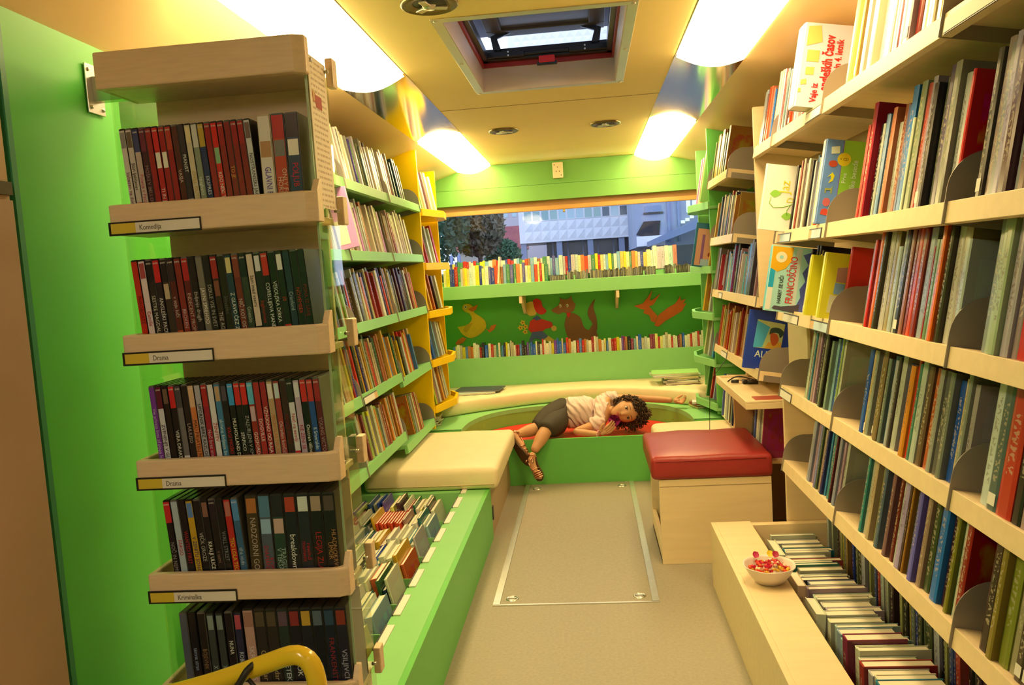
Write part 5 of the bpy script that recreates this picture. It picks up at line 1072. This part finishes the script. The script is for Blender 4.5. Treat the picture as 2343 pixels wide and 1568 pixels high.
for ti, seq in enumerate((t1, t2, t3, t4, t5)):
    x = XS[ti]; z = TZ[ti]+.0145; i = 0
    for q in seq:
        if q is None: x += .004; continue
        vhs = q[0] == V; pit_ = WVT[ti] if vhs else WT[ti]; w_ = WV if vhs else WD; ln_ = 0.3 if (vhs and ti != 4) else LEAN[ti]
        q = list(q)+[None]*(7-len(q))
        o = video(ti, i, x, z, ln_, vhs, q[1], q[2], q[3], q[4], q[5], q[6]); i += 1
        o.scale = (min(1.25, (pit_-.0003)*cos(radians(ln_))/w_), 1, 1)
        x += pit_

# ------------------------------------------------------------------ the child
SKIN = mat('skin', (.62, .33, .17), .5, noise=.04, nscale=25); _b = SKIN.node_tree.nodes['Principled BSDF']; _b.inputs['Subsurface Weight'].default_value = .08; _b.inputs['Subsurface Radius'].default_value = (.01, .004, .002)
def skin(name, chains, m, parent, sub=2, disp=0.0, dscale=.05):
    """chains: lists of (position, radius); chains that start on an existing point are joined to it"""
    vs, es, rs, idx = [], [], [], {}
    for ch in chains:
        prev = None
        for p, r in ch:
            k_ = tuple(round(c, 4) for c in p)
            if k_ not in idx: idx[k_] = len(vs); vs.append(p); rs.append(r)
            i = idx[k_]
            if prev is not None and prev != i: es.append((prev, i))
            prev = i
    me = bpy.data.meshes.new(name); me.from_pydata([tuple(v) for v in vs], es, []); me.materials.append(m)
    o = link(name, me, parent)
    md = o.modifiers.new('skin', 'SKIN'); md.use_smooth_shade = True; md.branch_smoothing = .6
    sv = me.skin_vertices
    if not sv:
        bm = bmesh.new(); bm.from_mesh(me); bm.verts.layers.skin.verify(); bm.to_mesh(me); bm.free(); sv = me.skin_vertices
    roots = {c[0][0] for c in ()}
    for i, r in enumerate(rs):
        sv[0].data[i].radius = r if isinstance(r, tuple) else (r, r); sv[0].data[i].use_root = False
    seen = set(); adj = {i: [] for i in range(len(vs))}
    for a, b in es: adj[a].append(b); adj[b].append(a)
    for i in range(len(vs)):
        if i in seen: continue
        sv[0].data[i].use_root = True; stack = [i]
        while stack:
            q = stack.pop()
            if q in seen: continue
            seen.add(q); stack += adj[q]
    s = o.modifiers.new('sub', 'SUBSURF'); s.levels = sub; s.render_levels = sub
    if disp:
        t = bpy.data.textures.new(name+'_folds', 'CLOUDS'); t.noise_scale = dscale
        d = o.modifiers.new('folds', 'DISPLACE'); d.texture = t; d.strength = disp; d.mid_level = .5
    return o
Vv = Vector
pr = thing('person', 'small curly-haired child in a white shirt lying on the red mat', 'person', (-.1, 5.2, .255))
OFF = Vv((-.1, 5.2, .255))
def L(x, y, z): return Vv((x, y, z))-OFF
hipN, hipF = L(-.235, 5.18, .350), L(-.240, 5.25, .430)
pel = L(-.225, 5.25, .395); wai = L(-.13, 5.26, .392); chs = L(.0, 5.27, .392); upc = L(.055, 5.26, .400); nek = L(.105, 5.235, .402)
kneeN, ankN = L(-.300, 4.975, .355), L(-.388, 4.85, .235)
kneeF, ankF = L(-.365, 5.03, .345), L(-.502, 4.955, .325)
shN, elN, wrN = L(.035, 5.15, .335), L(-.135, 5.075, .300), L(.025, 5.005, .292)
shF, elF, wrF = L(.075, 5.33, .465), L(.335, 5.40, .440), L(.520, 5.37, .425)
def lerp(a, b, t): return a*(1-t)+b*t
arms = []
def finger_set(w, d, n, s, curl, ln=.052, scale=1.0, thumb=(.5, .6)):
    """w wrist, d hand direction, n palm side, s thumb side"""
    ch = []
    d, n, s = d.normalized(), n.normalized(), s.normalized()
    for k, (off, l_) in enumerate(((.021, .9), (.007, 1.0), (-.007, .95), (-.020, .75))):
        b0 = w+d*.022*scale+s*off*.5*scale; p = w+d*.055*scale+s*off*scale
        c = [(b0, .009*scale), (p, .0085*scale)]; a = curl*.5; q = p
        for sg, r in ((.024, .0074), (.017, .0066), (.013, .0056)):
            a += curl; q = q+(d*cos(a)+n*sin(a))*sg*l_*scale; c.append((q, r*scale))
        ch.append(c)
    b0 = w+d*.012*scale+s*.010*scale; p = b0+(d*.5+s*.8).normalized()*.026*scale+n*.004; q = p+(d*.8+s*.35+n*thumb[0]).normalized()*.022*scale; r_ = q+(d*.9+n*thumb[1]).normalized()*.016*scale
    ch.append([(b0, .010*scale), (p, .009*scale), (q, .0078*scale), (r_, .0062*scale)])
    ch.append([(w, (.014*scale)), (w+d*.02*scale, .017*scale), (w+d*.045*scale, .019*scale)])
    return ch
hd_pos = L(.205, 5.165, .405)
hN_d = (L(.110, 5.02, .335)-wrN)
body = [[(pel, .095), (wai, .082), (chs, .088), (upc, .07), (nek, .036), (L(.135, 5.21, .405), .036)],
        [(pel, .095), (hipN, .072), (lerp(hipN, kneeN, .5), .056), (kneeN, .041), (lerp(kneeN, ankN, .4), .047), (lerp(kneeN, ankN, .8), .030), (ankN, .027)],
        [(pel, .095), (hipF, .070), (lerp(hipF, kneeF, .5), .055), (kneeF, .040), (lerp(kneeF, ankF, .4), .045), (lerp(kneeF, ankF, .8), .027), (ankF, .024)],
        [(upc, .07), (shN, .040), (lerp(shN, elN, .55), .031), (elN, .027), (lerp(elN, wrN, .4), .027), (wrN, .018)],
        [(upc, .07), (shF, .038), (lerp(shF, elF, .5), .030), (elF, .026), (lerp(elF, wrF, .5), .024), (wrF, .017)]]
skin('body', body, SKIN, pr)
fn = finger_set(wrN, hN_d, Vv((.5, .3, .8)), Vv((-.3, -.85, .3)).cross(hN_d).cross(hN_d)*-1 if False else Vv((-.55, -.2, .75)), .42, scale=1.02)
skin('hand', fn, SKIN, pr)
dF = Vv((1, -.25, -.18)); fF = finger_set(wrF, dF, Vv((0, -.3, 1)), Vv((.1, 1, .3)), .50, scale=1.05)
skin('hand', fF, SKIN, pr)
SHIRT = mat('white_pink_shirt', (.84, .66, .66), .7, noise=.03, bump=.2, bscale=60)
_n = SHIRT.node_tree.nodes; _l = SHIRT.node_tree.links; _w = _n.new('ShaderNodeTexWave'); _w.inputs['Scale'].default_value = 9; _w.inputs['Distortion'].default_value = 5; _w.inputs['Detail'].default_value = 1; _w.inputs['Detail Scale'].default_value = 1.2
_mp = _n.new('ShaderNodeMapping'); _mp.inputs['Rotation'].default_value = (0, .6, 0); _tc = _n.new('ShaderNodeTexCoord'); _l.new(_tc.outputs['Object'], _mp.inputs[0]); _l.new(_mp.outputs[0], _w.inputs['Vector'])
_bp = _n.new('ShaderNodeBump'); _bp.inputs['Strength'].default_value = .8; _bp.inputs['Distance'].default_value = .012; _l.new(_w.outputs['Fac'], _bp.inputs['Height']); _l.new(_bp.outputs[0], _n['Principled BSDF'].inputs['Normal'])
skin('shirt', [[(lerp(pel, wai, .15), .125), (wai, .112), (lerp(wai, chs, .5), .118), (chs, .130), (upc, .128), (lerp(upc, nek, .6), .070)],
               [(upc, .128), (shN, .070), (lerp(shN, elN, .25), .058), (lerp(shN, elN, .42), .054)], [(upc, .128), (shF, .066), (lerp(shF, elF, .20), .052), (lerp(shF, elF, .32), .050)]], SHIRT, pr, sub=3, disp=.022, dscale=.035)
LEG = mat('dark_leggings', (.045, .035, .025), .75, noise=.08, bump=.1)
lg = skin('leggings', [[(lerp(pel, wai, .65), .118), (pel, .150), (hipN, .112), (lerp(hipN, kneeN, .5), .090), (kneeN, .068), (lerp(kneeN, ankN, .16), .058)],
                  [(pel, .150), (hipF, .115), (lerp(hipF, kneeF, .5), .088), (kneeF, .062), (lerp(kneeF, ankF, .12), .055)]], LEG, pr, disp=.005, dscale=.05)
# stitched belt line on the shirt
wv = (chs-wai).normalized(); a_, b_2 = Vv((0, 0, 1)), Vv((0, 1, 0))
MB().tube([lerp(pel, wai, 1.0)+a_*.1*cos(t)+b_2*.1*sin(t) for t in [2*pi*i/28 for i in range(28)]], .0022, 6, closed=True).build('hem_stitch', mat('brown_stitch', (.30, .16, .10), .7), pr)
# head: local z = crown, -y = face
HM = Matrix.Translation(hd_pos) @ Matrix(((0, 0, 1), (.05, 1, 0), (-1, .05, 0))).to_4x4()
rotH = Matrix.Rotation(radians(-6), 4, 'Y')
HM = Matrix.Translation(hd_pos) @ rotH @ Matrix(((0., .10, .99, 0), (.0, .98, -.10, 0), (-1., 0., 0., 0), (0, 0, 0, 1)))
bm = bmesh.new(); bmesh.ops.create_uvsphere(bm, u_segments=48, v_segments=36, radius=1)
for v in bm.verts:
    x, y, z = v.co
    X = x*.073; Yy = y*.088; Z = z*.102
    if z < 0:
        f = 1-.42*(-z)**1.6; X *= f; Yy *= (1-.22*(-z)**2) if y < 0 else (1-.45*(-z)**1.3)
    if y < -.2:
        fx_, fz = X/.073, Z/.102
        Yy *= 1-.06*(1-abs(fx_))
        g = lambda cx, cz, sx_, sz: math.exp(-((X-cx)/sx_)**2-((Z-cz)/sz)**2)
        Yy -= .019*g(0, -.026, .010, .012)+.010*g(0, -.008, .007, .020)          # nose
        Yy += .009*(g(.030, .004, .015, .012)+g(-.030, .004, .015, .012))         # eye sockets
        Yy -= .006*(g(.040, -.030, .018, .018)+g(-.040, -.030, .018, .018))       # cheeks
        Yy -= .006*g(0, -.052, .018, .008); Yy += .004*g(0, -.0525, .016, .0025); Yy -= .007*g(0, -.078, .016, .012)  # lips, chin
        Yy -= .005*g(0, .030, .04, .014)
    v.co = (X, Yy, Z)
me = bpy.data.meshes.new('head'); bm.to_mesh(me); bm.free(); me.materials.append(SKIN)
for p in me.polygons: p.use_smooth = True
ho = link('head', me, pr); ho.matrix_local = HM
def on_face(x, z): return -.088*math.sqrt(max(0, 1-(x/.073)**2-(z/.102)**2))
EW = mat('eye_white', (.75, .70, .65), .2, noise=0); IR = mat('brown_iris', (.05, .02, .01), .15, noise=0)
for s_ in (-1, 1):
    cx, cz = s_*.031, .004; cy = on_face(cx, cz)+.016
    bm = bmesh.new(); bmesh.ops.create_uvsphere(bm, u_segments=16, v_segments=12, radius=.0125, matrix=Matrix.Translation((cx, cy, cz)) @ Matrix.Diagonal((1.1, .85, .72, 1)))
    me = bpy.data.meshes.new('eye'); bm.to_mesh(me); bm.free(); me.materials.append(EW); [setattr(p, 'use_smooth', True) for p in me.polygons]
    eo = link('eye', me, ho)
    q = MB(); q.tube([(cx, cy-.0100, cz), (cx, cy-.0112, cz)], .0062, 14); q.build('iris', IR, ho)
    q = MB(); q.tube([(cx+s_*(t*.013), on_face(cx+s_*t*.013, cz+.008)+.0045, cz+.0085-.004*t*t) for t in (-1, -.5, 0, .5, 1)], [.0008, .0018, .002, .0018, .0008], 6); q.build('eyelid', mat('dark_lash', (.05, .02, .01), .6, noise=0), ho)
    q = MB(); q.tube([(cx+s_*(t*.018), on_face(cx+s_*t*.018, cz+.024)+.001, cz+.024-.004*t*t+.002) for t in (-1, -.5, 0, .5, 1)], [.001, .0022, .0024, .002, .001], 6); q.build('eyebrow', mat('brow_hair', (.06, .03, .015), .8, noise=0), ho)
    q = MB(); q.tube([(s_*.072, .0, .012), (s_*.079, .004, .016), (s_*.081, .008, .0), (s_*.077, .008, -.016), (s_*.071, .004, -.022)], [.004, .006, .007, .006, .004], 8); q.build('ear', SKIN, ho)
LIPM = mat('lips', (.50, .12, .09), .45, noise=0)
MB().tube([(t*.019, on_face(t*.019, -.054)-.0035+.004*t*t, -.0505-.001*abs(t)) for t in (-1, -.6, -.2, 0, .2, .6, 1)], [.001, .003, .0038, .0030, .0038, .003, .001], 8).tube([(t*.017, on_face(t*.017, -.058)-.003+.004*t*t, -.0575) for t in (-1, -.5, 0, .5, 1)], [.001, .0035, .0042, .0035, .001], 8).build('lips', LIPM, ho)
for s_ in (-1, 1): MB().tube([(s_*.0055, on_face(0, -.03)-.0155, -.0365), (s_*.0055, on_face(0, -.03)-.0145, -.0345)], .0026, 8).build('nostril', mat('nostril_dark', (.15, .05, .03), .8, noise=0), ho)
# curly hair: short coils rooted on the skull
random.seed(3); hm = MB()
def coil(base, dirn, ln, r0, turns, rr_=.0032):
    dirn = dirn.normalized(); a = dirn.orthogonal().normalized(); b = dirn.cross(a); ph = random.uniform(0, 6)
    n_ = 11; pts = [base+dirn*(ln*i/(n_-1))+(a*cos(ph+turns*2*pi*i/(n_-1))+b*sin(ph+turns*2*pi*i/(n_-1)))*r0*min(1, i/2) for i in range(n_)]
    hm.tube(pts, [rr_]*(n_-1)+[rr_*.4], 4, 0 if random.random() < .7 else 1)
invd = Vv((1, 0, 0))
for i in range(1300):
    u, v_ = random.uniform(0, 2*pi), random.uniform(-.75, 1); r = math.sqrt(max(0, 1-v_*v_)); d = Vv((r*cos(u), r*sin(u), v_))
    if d.y < -.35 and d.z < .60-.25*abs(d.x): continue
    if d.z < -.1 and d.y < .1: continue
    base = Vv((d.x*.073, d.y*.086, d.z*.100)); dr = Vv((d.x*1.0, d.y*.9+.15, d.z*.8+.25))
    # gravity pulls towards the mat: local +x is world -z
    dr += Vv((.45, 0, 0)) if d.x > -.3 else Vv((.1, 0, .1))
    coil(base, dr, random.uniform(.018, .036)*(1.0 if d.x < 0 else 2.0), random.uniform(.005, .009), random.uniform(1.3, 2.4))
bm = bmesh.new(); bmesh.ops.create_uvsphere(bm, u_segments=28, v_segments=20, radius=1)
for v in bm.verts: v.co = Vv((v.co.x*.082+(.012 if v.co.x > 0 else 0), v.co.y*.080+.020, v.co.z*.104+.014))
me = bpy.data.meshes.new('cap'); bm.to_mesh(me); bm.free()
o0 = len(hm.v); hm.add([v.co[:] for v in me.vertices], [list(p.vertices) for p in me.polygons], 0, True)
ha = hm.build('hair', [mat('dark_brown_hair', (.035, .015, .008), .55, noise=.1), mat('lighter_brown_hair', (.13, .055, .02), .5, noise=.1)], ho)
# pink flower, bracelet
fl_ = thing('flower', 'deep pink crumpled flower the child holds to the mouth', 'flower', tuple(OFF+L(.118, 5.035, .375)))
random.seed(8)
for i in range(9):
    a = 2*pi*i/9; q = MB(); c_ = Vv((cos(a), -.25, sin(a))); n0 = 7; t_ = Vv((-sin(a), 0, cos(a)))
    vs = [Vv((0, 0, 0))]+[c_*(.024+.014*sin(pi*k/(n0-1)))+t_*(.022*(k/(n0-1)-.5)*2)+Vv((0, random.uniform(-.012, .002), 0)) for k in range(n0)]
    q.add(vs, [(0, k+1, k+2) for k in range(n0-1)]+[(k+2, k+1, 0) for k in range(n0-1)], 0, True); q.build('petal', mat('magenta_petal', (.86, .04, .42), .5, noise=.12, nscale=60), fl_)
MB().tube([(0, .004, 0), (.0, .0, -.03), (-.01, .0, -.05)], .0018, 6).build('flower_stem', mat('stem_green', (.1, .25, .05), .6), fl_)
wd = (wrN-elN).normalized(); a_ = wd.orthogonal().normalized(); b_2 = wd.cross(a_)
br = MB()
for i in range(14): 
    t = 2*pi*i/14; c_ = wrN-wd*.012+(a_*cos(t)+b_2*sin(t))*.0225; br.tube([c_-wd*.0045, c_, c_+wd*.0045], [.003, .0058, .003], 6)
br.build('bracelet', mat('pink_beads', (0.85, .45, .50), .3, noise=0), pr)
# sandals with bare feet
ROSE = mat('rose_gold_leather', (.85, .42, .30), .22, metal=.85, noise=.06, nscale=60); SOLE = mat('brown_sole', (.10, .05, .02), .7, noise=.06)
def foot(ank, heel, toe, sole_n, name):
    """sole_n points away from the foot, out of the sole"""
    f = (toe-heel); Lf = f.length; f.normalize(); n = (sole_n-f*sole_n.dot(f)).normalized(); s = f.cross(n)
    def Pp(a, b, c): return heel+f*(a*Lf)+s*(b*Lf)+n*c
    out = [(-.02, 0), (.02, .12), (.15, .165), (.4, .15), (.62, .20), (.82, .21), (.97, .13), (1.03, 0), (.97, -.13), (.82, -.18), (.62, -.15), (.4, -.11), (.15, -.15), (.02, -.12)]
    op_ = smooth_poly(out+[out[0]], 3)[:-1]
    q = MB(); m_ = len(op_); vs = [Pp(a, b, -.000) for a, b in op_]+[Pp(a, b, .010) for a, b in op_]
    q.add(vs, [list(range(m_)), list(range(m_, 2*m_))[::-1]]+[(i, m_+i, m_+(i+1) % m_, (i+1) % m_) for i in range(m_)])
    so = q.build('sandal', SOLE, pr)
    ch = [[(ank, .024), (Pp(.14, 0, -.026), .024), (Pp(.05, 0, -.020), .020)], [(Pp(.14, 0, -.026), .024), (Pp(.45, .02, -.028), .024), (Pp(.70, .02, -.018), .021)]]
    skin('foot', ch, SKIN, pr)
    toes = []
    for k, (b, l_, r) in enumerate(((.105, .12, .0085), (.05, .12, .0068), (.005, .10, .0064), (-.045, .08, .006), (-.09, .05, .0058))):
        toes.append([(Pp(.66, b*.8, -.012), r*1.1), (Pp(.80, b, -.010), r), (Pp(.84+l_, b, -.008), r*.85)])
    skin('toes', toes, SKIN, pr, sub=1)
    for a, hgt, w_ in ((.86, .020, .19), (.78, .026, .20), (.70, .032, .19), (.62, .040, .175), (.50, .048, .15)):
        pts = [Pp(a, w_*cos(t), .002-hgt*sin(t)) for t in [pi*i/10 for i in range(11)]]; MB().tube(pts, .0042, 6).build('strap', ROSE, so)
    pts = [Pp(.02+.10*0, .0, -.04)+Vv((0, 0, 0))]
    ad = (ank-Pp(.14, 0, -.02)).normalized(); a1 = ad.orthogonal().normalized(); a2 = ad.cross(a1)
    MB().tube([Pp(.14, 0, -.02)+ad*.028+(a1*cos(t)+a2*sin(t))*.0275 for t in [2*pi*i/16 for i in range(16)]], .0045, 6, closed=True).build('strap', ROSE, so)
    MB().tube([Pp(.50, 0, -.048), Pp(.35, 0, -.055), Pp(.2, 0, -.060)], .0042, 6).build('strap', ROSE, so)
    for b in (-.14, .14): MB().tube([Pp(.05, b, .004), Pp(.06, b*.95, -.03), Pp(.12, b*.7, -.055)], .004, 6).build('strap', ROSE, so)
    b_0 = MB(); 
    for k in range(4): c_ = Pp(.15+.03*k, .125, -.035-.004*k); b_0.tube([c_, c_+s*.007], .006, 6)
    b_0.build('beads', ROSE, so)
foot(ankN, L(-.400, 4.842, .208), L(-.352, 4.805, .068), Vv((.45, .80, -.25)), 'near')
foot(ankF, L(-.540, 4.925, .338), L(-.408, 4.845, .165), Vv((-.55, -.75, -.45)), 'far')

# ------------------------------------------------------------------ outside the back window: dusk street
GND = mat('dark_asphalt', (.05, .055, .07), .8, noise=.1, nscale=.3)
struct('ground', MB().box(-120, 160, 8, 240, -.9, -.8), GND)
FW = mat('white_facade', (.74, .74, .78), .7, noise=.04, nscale=.4); FG = mat('grey_facade', (.28, .32, .42), .8, noise=.08, nscale=.3)
PANE = [mat('pane_%d' % i, c, .15, noise=.03, nscale=1) for i, c in enumerate(((.22, .38, .38), (.40, .55, .60), (.08, .12, .16), (.30, .45, .42)))]
of = thing('office_building', 'white office block with relief panels and green window rows outside', 'building', (0, 100, -.8))
FX0, NB, BW, FH = -7.4, 13, 1.06, 3.8
PY = MB(); w2, h2, dd = BW*.46, .56, .10
PY.add([(-w2, 0, -h2), (w2, 0, -h2), (w2, 0, h2), (-w2, 0, h2), (0, -dd, 0)], [(0, 1, 4), (1, 2, 4), (2, 3, 4), (3, 0, 4)]); PYM = PY.mesh('facade_panel', FW)
WN = MB(); WN.box(-w2, w2, -.05, 0, -.62, -.56).box(-w2, w2, -.05, 0, .56, .62).box(-w2, -w2+.06, -.05, 0, -.56, .56).box(w2-.06, w2, -.05, 0, -.56, .56); WNM = WN.mesh('window', FW)
PNM = [MB().box(-w2+.06, w2-.06, -.02, 0, -.56, .56).mesh('pane', p) for p in PANE]
MB().box(FX0-.6, FX0+NB*BW+.4, .0, 12, 5.3, 40).build('block', FW, of)
rr = random.Random(2)
for fl2 in range(8):
    zb = 5.5+fl2*FH
    for i in range(NB):
        x = FX0+BW*(i+.5)
        if fl2 in (0, 1, 5, 6, 7):
            for k in (0, 1): link('facade_panel', PYM, of, loc=(x, -.001, zb+.58+1.16*k))
            wo2 = link('window', WNM, of, loc=(x, -.001, zb+3.03)); link('pane', PNM[rr.choice((0, 1, 3, 0, 2, 1))], wo2)
for x in (FX0-.2, -3.2, .6, 4.4, FX0+NB*BW-.2): MB().box(x-.35, x+.35, .2, .9, 0, 5.3).build('column', mat('blue_grey_column', (.22, .26, .38), .7), of)
MB().box(FX0+2.5, FX0+NB*BW, 3, 3.2, 0, 5.3).build('ground_floor_glazing', mat('dark_glazing', (.03, .04, .06), .2, noise=.2, nscale=.4), of)
for i in range(6): MB().box(FX0+3.2+1.9*i, FX0+3.35+1.9*i, 2.9, 3.0, 0, 5.3).build('mullion', FG, of)
gb = thing('concrete_building', 'grey concrete building with a dark opening and canopy outside', 'building', (10, 80, -.8))
MB().box(-4.9, 14, 4, 17, 3.6, 30).build('block', FG, gb); MB().box(-4.8, -2.0, 3.2, 4.1, 3.7, 4.7).build('balcony', FW, gb); MB().prism([(-4.8, 4.9), (-4.2, 4.7), (-2.5, 4.7), (-2.3, 6.2), (-4.0, 6.2)], 3.85, 4.02, 'y').build('dark_opening', mat('black_opening', (.02, .02, .025), .8, noise=0), gb)
MB().box(-3.8, -2.2, 3.9, 4.02, 7.1, 7.75).build('window', mat('blue_window', (.15, .22, .35), .2), gb); MB().box(-4.0, -2.0, 3.85, 4.05, 6.9, 7.08).build('sill', BLK, gb)
for x in (-1.6, -.6, 1.4): MB().box(x, x+.25, 3.75, 4.0, 4.0, 12).build('fin', mat('blue_grey_fin', (.20, .25, .38), .7), gb)
MB().prism([(-3.8, 3.6), (1.0, 5.1), (6, 6.7), (6, 7.5), (1.0, 5.95), (-3.8, 4.1)], -2, 3.5, 'y').build('canopy', mat('blue_grey_canopy', (.15, .20, .32), .6), gb)
MB().box(-4.9, 12, 4, 5, 0, 3.6).build('shop_front', mat('dark_shop', (.03, .035, .05), .3, noise=.3, nscale=.5), gb)
LG = emis('lit_window', (.75, .95, 1.0), 1.3)
for i, (x, z) in enumerate(((-.3, 5.75), (.15, 5.95), (.6, 6.2), (.3, 6.8), (.9, 7.0))): bx('lit_window', LG, (x, x+.4, 3.6, 3.7, z, z+.3 if i < 3 else z+1.2), gb)
for i, (x, z) in enumerate(((8.9, 1.6), (9.75, 1.75))):
    sl_ = thing('street_lamp', 'warm globe street lamp outside, %s of the pair' % ('left' if i == 0 else 'right'), 'lamp', (x, 60, -.8))
    bm = bmesh.new(); bmesh.ops.create_uvsphere(bm, u_segments=12, v_segments=8, radius=.19); me = bpy.data.meshes.new('globe'); bm.to_mesh(me); bm.free(); me.materials.append(emis('globe_light', (1.0, .85, .45), 3.0)); g_ = link('globe', me, sl_, loc=(0, 0, z+.8))
    MB().tube([(0, 0, 0), (0, 0, z+.65)], .05, 8).build('pole', BLK, sl_)
hs_ = thing('house', 'long low house with red tiled roof outside behind the trees', 'house', (-14, 110, -.8))
MB().box(-3.6, 5.6, 0, 8, 0, 5.0).build('wall', mat('ochre_wall', (.40, .36, .30), .8), hs_); MB().prism([(-.4, 5.0), (8.4, 5.0), (5.5, 8.2), (2.2, 8.2)], -3.9, 5.8, 'x').build('roof', mat('red_tile_roof', (.30, .08, .09), .8, noise=.15, nscale=3), hs_)
for x in (.5, 1.6): bx('roof_window', PANE[1], (x, x+.5, .7, .75, 5.9, 6.4), hs_)
h2_ = thing('house', 'pale block with small windows behind the red-roofed house', 'building', (-14, 130, -.8))
MB().box(-1.5, 8, 0, 8, 0, 14.2).build('wall', mat('pale_wall', (.50, .46, .50), .8), h2_)
for x, z in ((1.2, 10.6), (2.6, 10.6), (1.2, 12.9), (2.6, 12.9), (4.6, 10.6), (5.8, 10.6), (4.6, 12.9)): bx('window', PANE[1], (x, x+.7, -.05, 0, z, z+.7), h2_)
bx('window', mat('reddish_window', (.35, .12, .14), .5), (-.9, .0, -.05, 0, 9.4, 10.6), h2_)
def tree(label, x, y, h_, r, seed, c):
    t = thing('tree', label, 'tree', (x, y, -.8)); rd = random.Random(seed)
    MB().tube([(0, 0, 0), (.1, 0, h_*.3), (0, .1, h_*.6)], [.22, .17, .08], 8).build('trunk', mat('bark', (.06, .05, .05), .9), t)
    q = MB()
    for i in range(4200):
        a, b, rad = rd.uniform(0, 2*pi), rd.uniform(-1, 1), r*rd.random()**.4; s_ = math.sqrt(1-b*b); p = Vv((rad*s_*cos(a), rad*s_*sin(a), h_*.62+rad*b*1.1)); e = Vv([rd.uniform(-1, 1) for _ in range(3)]).normalized(); f = e.orthogonal().normalized(); z_ = rd.uniform(.12, .26)
        q.add([p-e*z_, p+f*z_*.5, p+e*z_, p-f*z_*.5], [(0, 1, 2, 3)])
    q.build('foliage', mat('leaf_%s' % c[0], c[1], .8, noise=.3, nscale=2), t); return t
tree('large dark tree outside at the left of the back window', -9.0, 46, 8.5, 2.6, 1, ('dark', (.03, .07, .05)))
tree('tree with brownish leaves beside the large dark tree', -6.6, 50, 8.0, 1.7, 2, ('brown', (.10, .09, .06)))
tree('small dark tree outside in front of the red-roofed house', -5.6, 55, 4.8, 1.2, 3, ('green', (.04, .10, .05)))
MB_h = MB(); rd = random.Random(5)
for i in range(2500):
    p = Vv((rd.uniform(-12, -3.2), rd.uniform(57, 59), rd.uniform(-.8, 1.3))); e = Vv([rd.uniform(-1, 1) for _ in range(3)]).normalized(); f = e.orthogonal().normalized(); MB_h.add([p-e*.2, p+f*.12, p+e*.2, p-f*.12], [(0, 1, 2, 3)])
MB_h.build('hedge', mat('leaf_hedge', (.09, .11, .05), .8, noise=.3), label='low dark hedge outside below the red-roofed house', cat='hedge')
for i, x in enumerate((-9.2, -8.6, -7.9, -7.0, -6.6)):
    s_ = thing('banner_pole', 'pale blue vertical banner standing outside among the trees, %s from left' % ordn(i+1), 'banner', (x, 42, -.8)); MB().box(-.09, .09, -.02, .02, .6, 3.1).build('banner', mat('pale_blue_banner', (.16, .20, .38), .7), s_); MB().tube([(0, 0, 0), (0, 0, 3.2)], .03, 6).build('pole', FG, s_)
rw = MB().box(-14, 14, 30, 30.3, -.8, .35); rw.build('low_wall', mat('dark_low_wall', (.05, .06, .09), .8), label='long dark low wall outside beyond the window books', cat='wall', kind='structure')

# lettering as real meshes
dg = bpy.context.evaluated_depsgraph_get()
for o in [o for o in bpy.data.objects if o.type == 'FONT']:
    me = bpy.data.meshes.new_from_object(o.evaluated_get(dg)); nm_o = o.name; q = bpy.data.objects.new('tmp', me); col.objects.link(q)
    q.parent = o.parent; q.location = o.location; q.rotation_euler = o.rotation_euler; q.scale = o.scale
    bpy.data.objects.remove(o); q.name = nm_o
